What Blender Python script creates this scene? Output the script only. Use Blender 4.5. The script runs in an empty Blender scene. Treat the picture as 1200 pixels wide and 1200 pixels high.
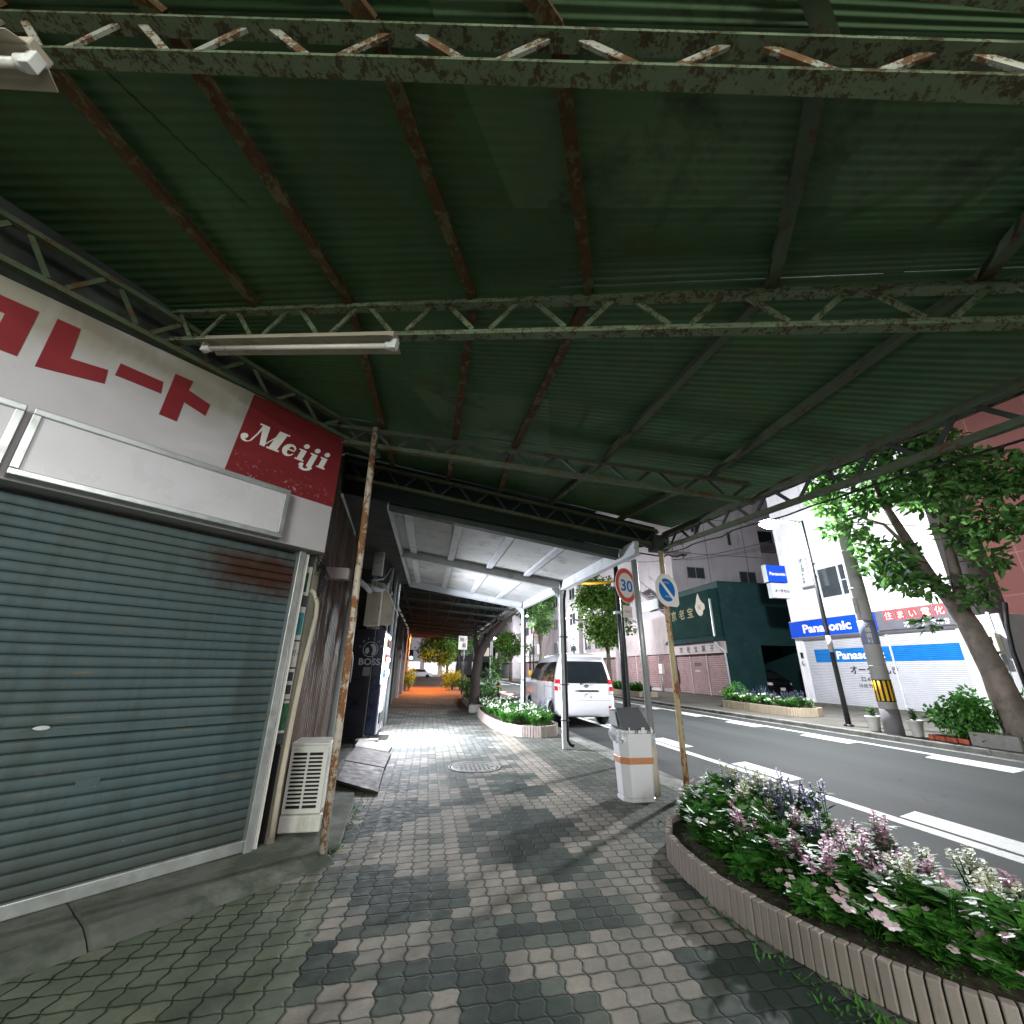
import bpy, bmesh, math, random
from mathutils import Vector, Matrix
R = math.radians
random.seed(7)
SC = bpy.context.scene
COL = SC.collection

# ------------------------------------------------------------------ materials
class NT:
    def __init__(s, name):
        s.m = bpy.data.materials.new(name); s.m.use_nodes = True
        s.t = s.m.node_tree; s.t.nodes.clear()
        s.out = s.n('ShaderNodeOutputMaterial'); s.b = s.n('ShaderNodeBsdfPrincipled')
        s.l(s.b.outputs[0], s.out.inputs[0])
        s.co = s.n('ShaderNodeTexCoord').outputs['Object']
    def n(s, k, **kw):
        x = s.t.nodes.new(k)
        for a, v in kw.items(): setattr(x, a, v)
        return x
    def l(s, a, b): s.t.links.new(a, b)
    def put(s, sock, v):
        if isinstance(v, bpy.types.NodeSocket): s.l(v, sock)
        elif isinstance(v, (tuple, list)) and len(v) == 3 and sock.type == 'RGBA': sock.default_value = (*v, 1)
        else: sock.default_value = v
    def math(s, op, a, b=None, c=None):
        x = s.n('ShaderNodeMath', operation=op)
        s.put(x.inputs[0], a)
        if b is not None: s.put(x.inputs[1], b)
        if c is not None: s.put(x.inputs[2], c)
        return x.outputs[0]
    def mix(s, f, a, b, mode='MIX'):
        x = s.n('ShaderNodeMix', data_type='RGBA', blend_type=mode)
        s.put(x.inputs[0], f); s.put(x.inputs[6], a); s.put(x.inputs[7], b)
        return x.outputs[2]
    def noise(s, scale=5, detail=4, rough=.6, vec=None, stretch=None, dist=0):
        v = vec or s.co
        if stretch:
            mp = s.n('ShaderNodeMapping'); mp.inputs['Scale'].default_value = stretch
            s.l(v, mp.inputs[0]); v = mp.outputs[0]
        x = s.n('ShaderNodeTexNoise'); s.l(v, x.inputs['Vector'])
        x.inputs['Scale'].default_value = scale; x.inputs['Detail'].default_value = detail
        x.inputs['Roughness'].default_value = rough; x.inputs['Distortion'].default_value = dist
        return x.outputs['Fac']
    def ramp(s, f, a, b, va=0., vb=1.):
        x = s.n('ShaderNodeMapRange'); x.clamp = True
        s.put(x.inputs[0], f); s.put(x.inputs[1], a); s.put(x.inputs[2], b); s.put(x.inputs[3], va); s.put(x.inputs[4], vb)
        return x.outputs[0]
    def bump(s, h, strength=.4, dist=.01, normal=None):
        x = s.n('ShaderNodeBump'); x.inputs['Strength'].default_value = strength; x.inputs['Distance'].default_value = dist
        s.l(h, x.inputs['Height'])
        if normal: s.l(normal, x.inputs['Normal'])
        return x.outputs[0]
    def xyz(s, v=None):
        x = s.n('ShaderNodeSeparateXYZ'); s.l(v or s.co, x.inputs[0]); return x.outputs
    def fin(s, col=None, rough=None, metal=None, nor=None):
        b = s.b.inputs
        if col is not None: s.put(b['Base Color'], col)
        if rough is not None: s.put(b['Roughness'], rough)
        if metal is not None: s.put(b['Metallic'], metal)
        if nor is not None: s.l(nor, b['Normal'])
        return s.m

def paint(name, col, rough=.55, metal=0., var=.25, scale=3., dirt=None, dirt_amt=.0, bump=0., bscale=60, stretch=None, dstretch=None, dscale=2.5):
    """a coloured surface with soft variation and optional patchy dirt"""
    t = NT(name)
    n1 = t.noise(scale, 5, .6, stretch=stretch)
    dark = tuple(c*(1-var) for c in col); lite = tuple(min(1, c*(1+var*.6)) for c in col)
    c = t.mix(t.ramp(n1, .3, .7), dark, lite)
    if dirt:
        d = t.noise(dscale, 7, .7, stretch=dstretch)
        th = .62-.3*dirt_amt
        c = t.mix(t.math('MULTIPLY', t.ramp(d, th, th+.16), .85), c, dirt)
    nor = None
    if bump: nor = t.bump(t.noise(bscale, 4, .6), bump, .004)
    rr = t.ramp(t.noise(scale*2.3, 3), .3, .7, max(.05, rough-.1), min(1, rough+.12))
    if rough >= .4 and metal < .2: t.b.inputs['Specular IOR Level'].default_value = .18
    return t.fin(c, rr, metal, nor)

def rusty(name, base, rust=(.16, .055, .018), amt=.5, scale=7., rough=.65, stretch=None):
    t = NT(name)
    d = t.noise(scale, 8, .72, stretch=stretch)
    d2 = t.noise(scale*4, 5, .7)
    m = t.math('ADD', t.math('MULTIPLY', d, .75), t.math('MULTIPLY', d2, .25))
    th = .62-.26*amt
    f = t.ramp(m, th, th+.035)
    rc = t.mix(t.noise(scale*3, 5, .7), tuple(c*.45 for c in rust), tuple(min(1, c*1.7) for c in rust))
    bc = t.mix(t.noise(scale*1.3, 4), tuple(c*.72 for c in base), tuple(min(1, c*1.2) for c in base))
    nor = t.bump(t.math('ADD', t.math('MULTIPLY', f, .6), d2), .5, .003)
    t.b.inputs['Specular IOR Level'].default_value = .15
    return t.fin(t.mix(f, bc, rc), t.ramp(f, 0, 1, rough-.1, .85), 0., nor)

def glow(name, col, strength):
    t = NT(name); b = t.b.inputs
    b['Base Color'].default_value = (.8, .8, .8, 1); b['Emission Color'].default_value = (*col, 1)
    b['Emission Strength'].default_value = strength
    return t.m

def glass(name, col=(.01, .013, .015), rough=.06):
    t = NT(name); t.b.inputs['Specular IOR Level'].default_value = .8
    return t.fin(t.mix(t.noise(2.2, 2), col, tuple(c*1.8+.002 for c in col)), rough)

def leafmat(name, a, b, trans=.25, rough=.45):
    t = NT(name)
    g = t.n('ShaderNodeNewGeometry')
    c = t.mix(g.outputs['Random Per Island'], a, b)
    c = t.mix(t.ramp(t.noise(1.6, 3), .35, .65, 0, .5), c, tuple(x*.55 for x in a))
    t.b.inputs['Specular IOR Level'].default_value = .22
    t.fin(c, rough)
    tr = t.n('ShaderNodeBsdfTranslucent'); t.l(c, tr.inputs[0])
    mx = t.n('ShaderNodeMixShader'); mx.inputs[0].default_value = trans
    t.l(t.b.outputs[0], mx.inputs[1]); t.l(tr.outputs[0], mx.inputs[2]); t.l(mx.outputs[0], t.out.inputs[0])
    return t.m

def paver_mat():
    t = NT('paver'); X, Y, Z = t.xyz()
    W, H = .117, .112
    def tri(v, per, amp, ph=0.):
        p = t.math('PINGPONG', t.math('ADD', t.math('DIVIDE', v, per), ph+.25), .5)
        return t.math('MULTIPLY', t.math('SUBTRACT', t.math('MULTIPLY', p, 4), 1), amp)
    wob = t.math('MULTIPLY', t.math('SUBTRACT', t.noise(9, 2), .5), .012)
    xs = t.math('ADD', t.math('ADD', X, tri(Y, H, .0088)), wob)
    ys = t.math('ADD', t.math('ADD', Y, tri(X, W, .0042)), wob)
    u = t.math('DIVIDE', xs, W); v = t.math('DIVIDE', ys, H)
    iu = t.math('FLOOR', u); iv = t.math('FLOOR', v)
    fu = t.math('FRACT', u); fv = t.math('FRACT', v)
    eu = t.math('MULTIPLY', t.math('MINIMUM', fu, t.math('SUBTRACT', 1, fu)), W)
    ev = t.math('MULTIPLY', t.math('MINIMUM', fv, t.math('SUBTRACT', 1, fv)), H)
    ed = t.math('MINIMUM', eu, ev)
    cell = t.n('ShaderNodeCombineXYZ'); t.l(iu, cell.inputs[0]); t.l(iv, cell.inputs[1])
    wn = t.n('ShaderNodeTexWhiteNoise'); t.l(cell.outputs[0], wn.inputs[0])
    # stepped blotches of light and dark blocks: noise sampled once per block
    pat = t.noise(.19, 1, .4, vec=cell.outputs[0])
    pat2 = t.math('ADD', pat, t.math('MULTIPLY', t.math('SUBTRACT', wn.outputs[0], .5), .05))
    light = t.ramp(pat2, .505, .515)
    mid = t.ramp(pat2, .455, .465)
    dark = t.mix(wn.outputs[0], (.020, .033, .027), (.044, .062, .052))
    midc = t.mix(wn.outputs[0], (.070, .084, .070), (.108, .120, .100))
    lite = t.mix(wn.outputs[0], (.205, .188, .160), (.300, .268, .230))
    c = t.mix(light, t.mix(mid, dark, midc), lite)
    c = t.mix(t.ramp(Y, 5.5, 9., 0, .65), c, t.mix(wn.outputs[0], (.12, .125, .125), (.20, .20, .195)))
    # pale band along the outer walk, plain grey beyond it, plain beige by the shop
    cx = t.math('MULTIPLY', iu, W)
    band = t.math('MULTIPLY', t.math('MULTIPLY', t.math('GREATER_THAN', cx, 1.52), t.math('LESS_THAN', cx, 1.80)), t.math('GREATER_THAN', Y, 3.3))
    c = t.mix(band, c, lite)
    outer = t.math('MULTIPLY', t.math('GREATER_THAN', cx, 1.80), .85)
    c = t.mix(outer, c, t.mix(wn.outputs[0], (.085, .092, .082), (.15, .15, .13)))
    inner = t.math('MULTIPLY', t.math('LESS_THAN', cx, -.50), t.math('LESS_THAN', Y, 3.6))
    c = t.mix(t.math('MULTIPLY', inner, .9), c, t.mix(wn.outputs[0], (.115, .135, .092), (.175, .19, .135)))
    red = t.math('MULTIPLY', t.math('GREATER_THAN', Y, 15.5), .85)
    c = t.mix(red, c, t.mix(wn.outputs[0], (.14, .065, .045), (.25, .13, .09)))
    grime = t.ramp(t.noise(1.1, 6, .65), .42, .68)
    c = t.mix(t.math('MULTIPLY', grime, .62), c, (.034, .043, .033))
    c = t.mix(t.math('MULTIPLY', t.ramp(t.noise(.55, 7, .7, dist=1.2), .5, .62), .45), c, (.030, .038, .030))
    c = t.mix(t.math('MULTIPLY', t.ramp(t.noise(38, 5, .7), .35, .7), .35), c, t.mix(.5, c, (.02, .02, .018)))
    gum = t.n('ShaderNodeTexVoronoi'); gum.inputs['Scale'].default_value = 3.1; gum.inputs['Randomness'].default_value = 1; t.l(t.co, gum.inputs['Vector'])
    c = t.mix(t.math('MULTIPLY', t.ramp(gum.outputs['Distance'], .045, .06, 1, 0), .55), c, (.022, .024, .022))
    c = t.mix(t.math('MULTIPLY', t.ramp(ed, .004, .016, 1, 0), t.ramp(t.noise(5, 4), .4, .6, .1, .6)), c, (.040, .046, .036))
    ed = t.math('SUBTRACT', ed, t.math('MULTIPLY', t.math('SUBTRACT', t.noise(23, 4, .7), .47), .010))
    joint = t.ramp(ed, .0014, .0046)
    c = t.mix(joint, t.mix(t.ramp(t.noise(1.6, 4), .48, .6), (.012, .014, .011), (.030, .046, .022)), c)
    hh = t.math('ADD', t.math('MULTIPLY', t.ramp(ed, .001, .010), 1.), t.math('ADD', t.math('MULTIPLY', wn.outputs[0], .35), t.math('MULTIPLY', t.noise(90, 4), .25)))
    nor = t.bump(hh, .7, .005)
    t.b.inputs['Specular IOR Level'].default_value = .14
    return t.fin(c, t.ramp(t.noise(14, 4), .3, .7, .62, .85), 0., nor)

def asphalt_mat():
    t = NT('asphalt')
    c = t.mix(t.noise(160, 3, .7), (.022, .026, .026), (.060, .064, .063))
    c = t.mix(t.math('MULTIPLY', t.ramp(t.noise(.6, 5, .6, stretch=(3, .5, 1)), .4, .65), .5), c, (.024, .026, .027))
    vo = t.n('ShaderNodeTexVoronoi', feature='DISTANCE_TO_EDGE'); vo.inputs['Scale'].default_value = .55
    wv = t.n('ShaderNodeVectorMath', operation='ADD'); nz = t.n('ShaderNodeTexNoise'); nz.inputs['Scale'].default_value = 1.7; nz.inputs['Detail'].default_value = 6; t.l(t.co, nz.inputs[0]); t.l(t.co, wv.inputs[0]); t.l(nz.outputs['Color'], wv.inputs[1]); t.l(wv.outputs[0], vo.inputs['Vector'])
    cr = t.math('MULTIPLY', t.ramp(vo.outputs['Distance'], .002, .007, 1, 0), t.ramp(t.noise(.35, 2), .5, .56))
    c = t.mix(t.math('MULTIPLY', cr, .8), c, (.010, .011, .011))
    X, Y, Z = t.xyz(); tr = t.math('PINGPONG', t.math('SUBTRACT', X, 5.2), .9)
    c = t.mix(t.math('MULTIPLY', t.ramp(tr, .25, .75, 0, .35), t.noise(.8, 4, stretch=(2, .2, 1))), c, (.085, .087, .085))
    t.b.inputs['Specular IOR Level'].default_value = .2
    return t.fin(c, .78, 0., t.bump(t.math('SUBTRACT', t.noise(220, 3), cr), .5, .003))

def white_line_mat():
    t = NT('road_paint')
    c = t.mix(t.ramp(t.math('ADD', t.math('MULTIPLY', t.noise(30, 6, .75), .7), t.math('MULTIPLY', t.noise(2.2, 4), .3)), .53, .66), (.66, .66, .64), (.15, .155, .15))
    return t.fin(c, .6, 0, t.bump(t.noise(200, 3), .4, .002))

def shutter_mat():
    t = NT('shutter_paint'); X, Y, Z = t.xyz()
    c = t.mix(t.noise(1.4, 5, .65), (.038, .061, .068), (.076, .110, .117))
    c = t.mix(t.math('MULTIPLY', t.ramp(t.noise(.9, 6, .7), .45, .7), .6), c, (.060, .075, .058))
    # rust scabs strung along the slats
    r = t.noise(3.2, 8, .75, stretch=(1, 1, 9))
    c = t.mix(t.math('MULTIPLY', t.ramp(r, .605, .65), .8), c, t.mix(t.noise(20, 4), (.075, .034, .016), (.24, .16, .10)))
    gs = t.noise(2.4, 7, .72, stretch=(3.5, 3.5, .28))
    c = t.mix(t.math('MULTIPLY', t.ramp(gs, .46, .66), .6), c, (.040, .050, .044))
    bt = t.math('MULTIPLY', t.ramp(t.math('ADD', Z, t.math('MULTIPLY', t.noise(3, 6, .7), .5)), .35, .75, 1, 0), .6)
    c = t.mix(bt, c, (.060, .060, .046))
    # the big rust patch by the top corner
    dx = t.math('MULTIPLY', t.math('SUBTRACT', X, -.215), 3.3); dz = t.math('MULTIPLY', t.math('SUBTRACT', Z, 2.02), 5.5)
    d = t.math('SQRT', t.math('ADD', t.math('MULTIPLY', dx, dx), t.math('MULTIPLY', dz, dz)))
    d = t.math('ADD', d, t.math('MULTIPLY', t.math('SUBTRACT', t.noise(5, 7, .7), .5), 2.2))
    c = t.mix(t.ramp(d, .55, 1.25, 1.0, 0), c, t.mix(t.noise(14, 5), (.020, .008, .006), (.060, .026, .018)))
    c = t.mix(t.ramp(t.noise(50, 4, .7), .68, .74, 0, .5), c, (.30, .29, .26))
    t.b.inputs['Specular IOR Level'].default_value = .2
    return t.fin(c, t.ramp(t.noise(9, 4), .3, .7, .42, .68), .0, t.bump(t.noise(70, 4), .15, .003))

def board_mat():
    t = NT('weathered_white_board'); X, Y, Z = t.xyz()
    c = t.mix(t.noise(1.7, 4), (.36, .335, .35), (.45, .425, .44))
    # brown run-off stain under the top edge
    wv = t.math('ADD', Z, t.math('MULTIPLY', t.math('SUBTRACT', t.noise(1.3, 5, .6), .5), .55))
    st = t.math('MULTIPLY', t.ramp(wv, .74, .98), t.ramp(t.noise(2.2, 6, .7, stretch=(1, 1, .35)), .33, .52, .5, .97))
    c = t.mix(st, c, t.mix(t.noise(2.5, 4), (.20, .165, .11), (.33, .31, .27)))
    c = t.mix(t.ramp(t.noise(34, 4, .7), .70, .74, 0, .8), c, (.10, .08, .07))
    t.b.inputs['Specular IOR Level'].default_value = .15
    return t.fin(c, .5, 0, t.bump(t.noise(20, 3), .06, .004))

def red_mat():
    t = NT('faded_red_paint'); X, Y, Z = t.xyz()
    c = t.mix(t.noise(2.2, 5), (.135, .013, .017), (.21, .026, .030))
    c = t.mix(t.math('MULTIPLY', t.ramp(Z, .44, .66, 1, 0), t.ramp(t.noise(26, 6, .75), .585, .64)), c, (.42, .36, .34))
    c = t.mix(t.ramp(t.noise(40, 4), .745, .78, 0, .5), c, (.40, .34, .32))
    t.b.inputs['Specular IOR Level'].default_value = .12
    return t.fin(c, .65)

def tile_wall_mat(name, a, b, w=.6, h=.3, joint=.012):
    t = NT(name); X, Y, Z = t.xyz()
    u = t.math('DIVIDE', t.math('ADD', Y, X), w); v = t.math('DIVIDE', Z, h)
    fu = t.math('FRACT', u); fv = t.math('FRACT', v)
    cell = t.n('ShaderNodeCombineXYZ'); t.l(t.math('FLOOR', u), cell.inputs[0]); t.l(t.math('FLOOR', v), cell.inputs[1])
    wn = t.n('ShaderNodeTexWhiteNoise'); t.l(cell.outputs[0], wn.inputs[0])
    c = t.mix(t.math('ADD', t.math('MULTIPLY', wn.outputs[0], .4), t.math('MULTIPLY', t.noise(.5, 5, .6), .6)), a, b)
    eu = t.math('MULTIPLY', t.math('MINIMUM', fu, t.math('SUBTRACT', 1, fu)), w)
    ev = t.math('MULTIPLY', t.math('MINIMUM', fv, t.math('SUBTRACT', 1, fv)), h)
    j = t.ramp(t.math('MINIMUM', eu, ev), joint*.5, joint)
    c = t.mix(j, tuple(x*1.25+.02 for x in b), c)
    t.b.inputs['Specular IOR Level'].default_value = .1
    return t.fin(c, .8, 0, t.bump(j, .3, .004))

def ribbed_mat(name, col, var=.2):
    t = NT(name)
    c = t.mix(t.noise(3, 5), tuple(x*(1-var) for x in col), tuple(x*(1+var) for x in col))
    c = t.mix(t.ramp(t.noise(9, 6, .7, stretch=(1, 1, .3)), .55, .72, 0, .6), c, tuple(x*.45 for x in col))
    t.b.inputs['Specular IOR Level'].default_value = .15
    return t.fin(c, .8, 0, t.bump(t.noise(120, 3), .25, .003))

M = {}
M['paver'] = paver_mat(); M['asphalt'] = asphalt_mat(); M['line'] = white_line_mat()
M['kerb'] = paint('kerb_concrete', (.20, .20, .185), .85, var=.3, scale=2, dirt=(.07, .07, .06), dirt_amt=.4, bump=.5, bscale=70)
M['slab'] = paint('mossy_step_concrete', (.13, .135, .115), .85, var=.35, scale=1.6, dirt=(.045, .055, .038), dirt_amt=.65, bump=.5, bscale=40)
M['farwalk'] = paint('far_walk', (.115, .108, .095), .85, var=.3, scale=1.2, dirt=(.06, .057, .05), dirt_amt=.4, bump=.3)
M['earth'] = paint('earth', (.05, .048, .045), .9, var=.3, scale=.4)
M['soil'] = paint('soil', (.035, .028, .020), .95, var=.5, scale=30, bump=1., bscale=45)
M['roof'] = paint('green_sheet', (.062, .130, .056), .6, var=.28, scale=1.2, dirt=(.064, .092, .040), dirt_amt=.45, stretch=None)
M['roof_pale'] = paint('faded_green_sheet', (.096, .158, .080), .6, var=.2, scale=1.2, dirt=(.04, .05, .03), dirt_amt=.3)
M['chord'] = rusty('green_flaking_steel', (.150, .190, .115), (.075, .060, .034), .42, 17)
M['lattice'] = rusty('white_flaking_rod', (.34, .34, .28), (.125, .070, .034), .50, 9)
M['purlin'] = rusty('brown_rust_steel', (.13, .115, .06), (.085, .046, .022), .66, 6)
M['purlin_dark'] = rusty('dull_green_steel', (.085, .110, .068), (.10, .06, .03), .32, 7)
M['pole'] = rusty('rusty_pole', (.46, .40, .33), (.185, .085, .038), .50, 9, stretch=(1, 1, .45))
M['signpole'] = rusty('rusty_sign_pole', (.42, .34, .21), (.21, .08, .022), .46, 7, stretch=(1, 1, .35))
M['shutter'] = shutter_mat(); M['board'] = board_mat(); M['red'] = red_mat()
M['alu'] = paint('aluminium', (.48, .50, .49), .38, .7, var=.12, scale=6, dirt=(.2, .2, .18), dirt_amt=.2)
M['acryl'] = paint('milky_panel', (.50, .48, .51), .3, 0, var=.06, scale=1.5)
M['white'] = paint('off_white', (.62, .61, .58), .5, 0, var=.1, scale=4, dirt=(.28, .25, .2), dirt_amt=.25)
M['cream'] = paint('cream_plastic', (.60, .55, .46), .5, 0, var=.1, scale=4, dirt=(.3, .25, .18), dirt_amt=.2)
M['beige'] = paint('beige_pipe', (.42, .37, .29), .6, 0, var=.15, scale=5, dirt=(.2, .16, .11), dirt_amt=.3)
M['greypipe'] = paint('grey_pvc', (.30, .32, .33), .5, 0, var=.15, scale=5, dirt=(.15, .14, .12), dirt_amt=.3)
M['brownwall'] = rusty('brown_corroded_wall', (.075, .052, .040), (.065, .036, .024), .5, 3, stretch=(1, 1, .3))
M['darkwall'] = paint('dark_wall', (.055, .058, .052), .8, 0, var=.3, scale=1.5, dirt=(.03, .03, .027), dirt_amt=.4)
M['black'] = paint('black_plastic', (.012, .012, .013), .5, 0, var=.2)
M['rubber'] = paint('rubber', (.016, .016, .017), .8, 0, var=.2)
M['wood'] = paint('grey_post_wood', (.17, .155, .125), .75, 0, var=.35, scale=3, stretch=(4, 4, .5), dirt=(.08, .065, .05), dirt_amt=.4)
M['acbody'] = paint('ac_casing', (.58, .57, .53), .45, 0, var=.08, scale=3, dirt=(.33, .29, .22), dirt_amt=.28, dstretch=(1, 1, .4))
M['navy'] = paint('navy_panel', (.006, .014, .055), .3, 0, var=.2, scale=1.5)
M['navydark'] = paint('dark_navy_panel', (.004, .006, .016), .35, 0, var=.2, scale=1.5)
M['mat_brown'] = paint('rubber_ramp', (.034, .026, .020), .7, 0, var=.35, scale=4, dirt=(.055, .045, .034), dirt_amt=.4)
M['concrete'] = paint('concrete', (.24, .235, .215), .85, 0, var=.25, scale=3, dirt=(.10, .10, .085), dirt_amt=.4, bump=.3)
M['whitesteel'] = paint('white_painted_steel', (.50, .53, .55), .45, 0, var=.12, scale=4, dirt=(.25, .25, .23), dirt_amt=.2)
M['whiteroof'] = paint('pale_roof_panel', (.36, .37, .36), .55, 0, var=.14, scale=1.3, dirt=(.17, .175, .16), dirt_amt=.35)
M['greysteel'] = paint('galvanised_steel', (.36, .37, .37), .45, .35, var=.15, scale=6, dirt=(.2, .19, .17), dirt_amt=.3)
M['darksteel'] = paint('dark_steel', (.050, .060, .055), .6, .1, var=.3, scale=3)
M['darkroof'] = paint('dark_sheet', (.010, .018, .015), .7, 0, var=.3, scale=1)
M['binwhite'] = paint('bin_plastic', (.62, .61, .64), .38, 0, var=.06, scale=3, dirt=(.4, .37, .33), dirt_amt=.18)
M['bingrey'] = paint('bin_lid_plastic', (.095, .098, .11), .45, 0, var=.12, scale=3, dirt=(.17, .17, .17), dirt_amt=.15)
M['tape'] = paint('brown_tape', (.48, .21, .095), .35, 0, var=.12, scale=5)
M['blue'] = paint('sign_blue', (.010, .14, .44), .4, 0, var=.1)
M['signred'] = paint('sign_red', (.60, .085, .055), .4, 0, var=.12)
M['signwhite'] = paint('sign_white', (.72, .68, .66), .4, 0, var=.06)
M['fadedpink'] = paint('faded_red', (.66, .42, .38), .4, 0, var=.12)
M['blackpole'] = paint('black_pole', (.016, .017, .019), .35, 0, var=.3, scale=5)
M['panablue'] = paint('shop_blue', (.004, .055, .46), .65, 0, var=.08)
M['bandblue'] = paint('shutter_blue', (.010, .14, .42), .45, 0, var=.12)
M['signgrey'] = paint('sign_grey', (.11, .11, .13), .5, 0, var=.1)
M['bright_red'] = paint('bright_red', (.62, .06, .06), .5, 0, var=.1)
M['whitewall'] = paint('white_render', (.66, .64, .68), .7, 0, var=.08, scale=.6, dirt=(.38, .37, .38), dirt_amt=.2, dstretch=(1, 1, .25))
M['whiteshutter'] = paint('white_shutter', (.42, .42, .455), .5, 0, var=.08, scale=2)
M['greenwall'] = paint('green_metal_wall', (.014, .040, .042), .5, 0, var=.22, scale=.7, dirt=(.028, .05, .05), dirt_amt=.3)
M['greenpanel'] = paint('green_rib_panel', (.008, .036, .032), .85, 0, var=.25, scale=1)
M['gold'] = paint('gold_letters', (.50, .38, .17), .5, 0, var=.2)
M['leafemblem'] = paint('beige_emblem', (.52, .46, .37), .6, 0, var=.2, scale=6)
M['pinklitshutter'] = paint('pink_lit_shutter', (.30, .195, .20), .6, 0, var=.15, scale=1, dirt=(.18, .12, .12), dirt_amt=.3)  # pink cast of warm street light put into the shutter colour
M['pinkwall'] = paint('pale_pink_wall', (.42, .36, .37), .75, 0, var=.12, scale=.6, dirt=(.28, .21, .2), dirt_amt=.35, dstretch=(1, 1, .2))
M['mauvewall'] = paint('mauve_render', (.50, .455, .49), .8, 0, var=.12, scale=.35, dirt=(.36, .32, .35), dirt_amt=.3, dstretch=(1, 1, .2))
M['redwall'] = tile_wall_mat('red_brown_tile', (.055, .019, .017), (.090, .036, .032), 1.5, 1.2)
M['pillar'] = paint('grey_pillar', (.36, .35, .36), .75, 0, var=.15, scale=1)
M['planter'] = ribbed_mat('planter_concrete', (.27, .23, .205), .3)
M['planter_far'] = ribbed_mat('planter_tan_concrete', (.36, .30, .22))
M['terracotta'] = paint('brick_red', (.40, .10, .055), .8, 0, var=.3, scale=6)
M['vanwhite'] = paint('van_paint', (.70, .70, .73), .18, 0, var=.03, scale=1)
M['vanwhite'].node_tree.nodes['Principled BSDF'].inputs['Coat Weight'].default_value = .6
M['carblack'] = paint('car_black', (.008, .008, .010), .12, 0, var=.1)
M['glass'] = glass('dark_glass'); M['winglass'] = glass('window_glass', (.03, .035, .04), .12)
M['taillight'] = paint('tail_red', (.50, .015, .02), .15, 0, var=.15)
M['clearlens'] = paint('clear_lens', (.6, .55, .55), .12, 0, var=.1)
M['chrome'] = paint('chrome', (.6, .6, .6), .12, 1., var=.05)
M['utility'] = paint('concrete_pole', (.30, .285, .275), .8, 0, var=.12, scale=3, dirt=(.18, .17, .16), dirt_amt=.25, dstretch=(1, 1, .3))
M['utilgrey'] = paint('pole_wrap', (.15, .145, .15), .8, 0, var=.15, scale=3)
M['yellow'] = paint('warning_yellow', (.75, .42, .02), .45, 0, var=.08)
M['poleblue'] = paint('pole_sign_grey_blue', (.17, .19, .27), .5, 0, var=.1)
M['bark'] = paint('bark', (.20, .165, .14), .9, 0, var=.35, scale=4, stretch=(1, 1, .4), dirt=(.10, .085, .07), dirt_amt=.45, bump=1., bscale=14)
M['darkbark'] = paint('dark_bark', (.042, .034, .030), .9, 0, var=.35, scale=4, stretch=(1, 1, .4), bump=.8, bscale=18)
M['leaf'] = leafmat('tree_leaf', (.040, .125, .028), (.17, .33, .09), .45)
M['leafpale'] = leafmat('pale_tree_leaf', (.050, .15, .024), (.23, .37, .08), .45)
M['leafbush'] = leafmat('bush_leaf', (.030, .145, .024), (.125, .33, .055))
M['leafplant'] = leafmat('plant_leaf', (.026, .125, .020), (.105, .29, .05), .3)
M['leaflime'] = leafmat('lime_plant_leaf', (.045, .115, .020), (.135, .24, .06), .2)
M['petalwhite'] = leafmat('white_petal', (.62, .60, .56), (.80, .78, .74), .2)
M['petalpink'] = leafmat('pink_petal', (.55, .22, .40), (.78, .50, .62), .2)
M['petalpale'] = leafmat('pale_pink_petal', (.72, .48, .54), (.82, .70, .72), .2)
M['petalpurple'] = leafmat('purple_petal', (.13, .08, .34), (.30, .20, .50), .2)
M['petalcream'] = leafmat('cream_petal', (.60, .62, .42), (.74, .74, .58), .2)
M['wire'] = paint('cable', (.014, .014, .016), .6, 0, var=.2)
M['paper'] = paint('notice_paper', (.36, .35, .33), .7, 0, var=.25, scale=9)
M['teal'] = paint('teal_print', (.025, .14, .165), .5, 0, var=.35, scale=8)
M['printgreen'] = paint('green_print', (.02, .085, .045), .5, 0, var=.5, scale=12)
M['ink'] = paint('ink', (.03, .03, .035), .7, 0, var=.2)
M['greyink'] = paint('grey_ink', (.22, .22, .24), .7, 0, var=.1)
M['silverprint'] = paint('silver_print', (.45, .47, .52), .4, 0, var=.1)
M['tube'] = paint('dead_tube', (.66, .62, .56), .3, 0, var=.05)
M['bag'] = paint('bin_bag', (.66, .68, .74), .25, 0, var=.1)
M['iron'] = paint('cast_iron', (.13, .13, .125), .6, .2, var=.3, scale=9)
M['stair'] = paint('stair_steel', (.18, .16, .17), .6, 0, var=.2)
M['lamp'] = glow('lamp_glow', (.93, .97, 1.), 260)
M['farlamp'] = glow('far_lamp_glow', (.93, .98, 1.), 60)
M['vendglow'] = glow('display_glow', (.84, .92, 1.), 12)
M['sodium'] = glow('sodium_glow', (1., .42, .06), 60)
M['signal'] = glow('signal_green', (.12, 1., .75), 14)
M['litwin'] = glow('lit_window', (1., .86, .74), .7)
M['shopglow'] = glow('shop_glow', (1., .93, .88), 1.1)
M['addedglow'] = glow('board_added_glow', (1., .97, .95), .7)  # glow added to the clinic board, which is no lamp
M['orangeglow'] = glow('orange_window', (1., .45, .12), 1.5)

# ------------------------------------------------------------------ mesh builder
def wloc(o):
    v = Vector((0, 0, 0))
    while o is not None: v += o.location; o = o.parent
    return v

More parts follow.
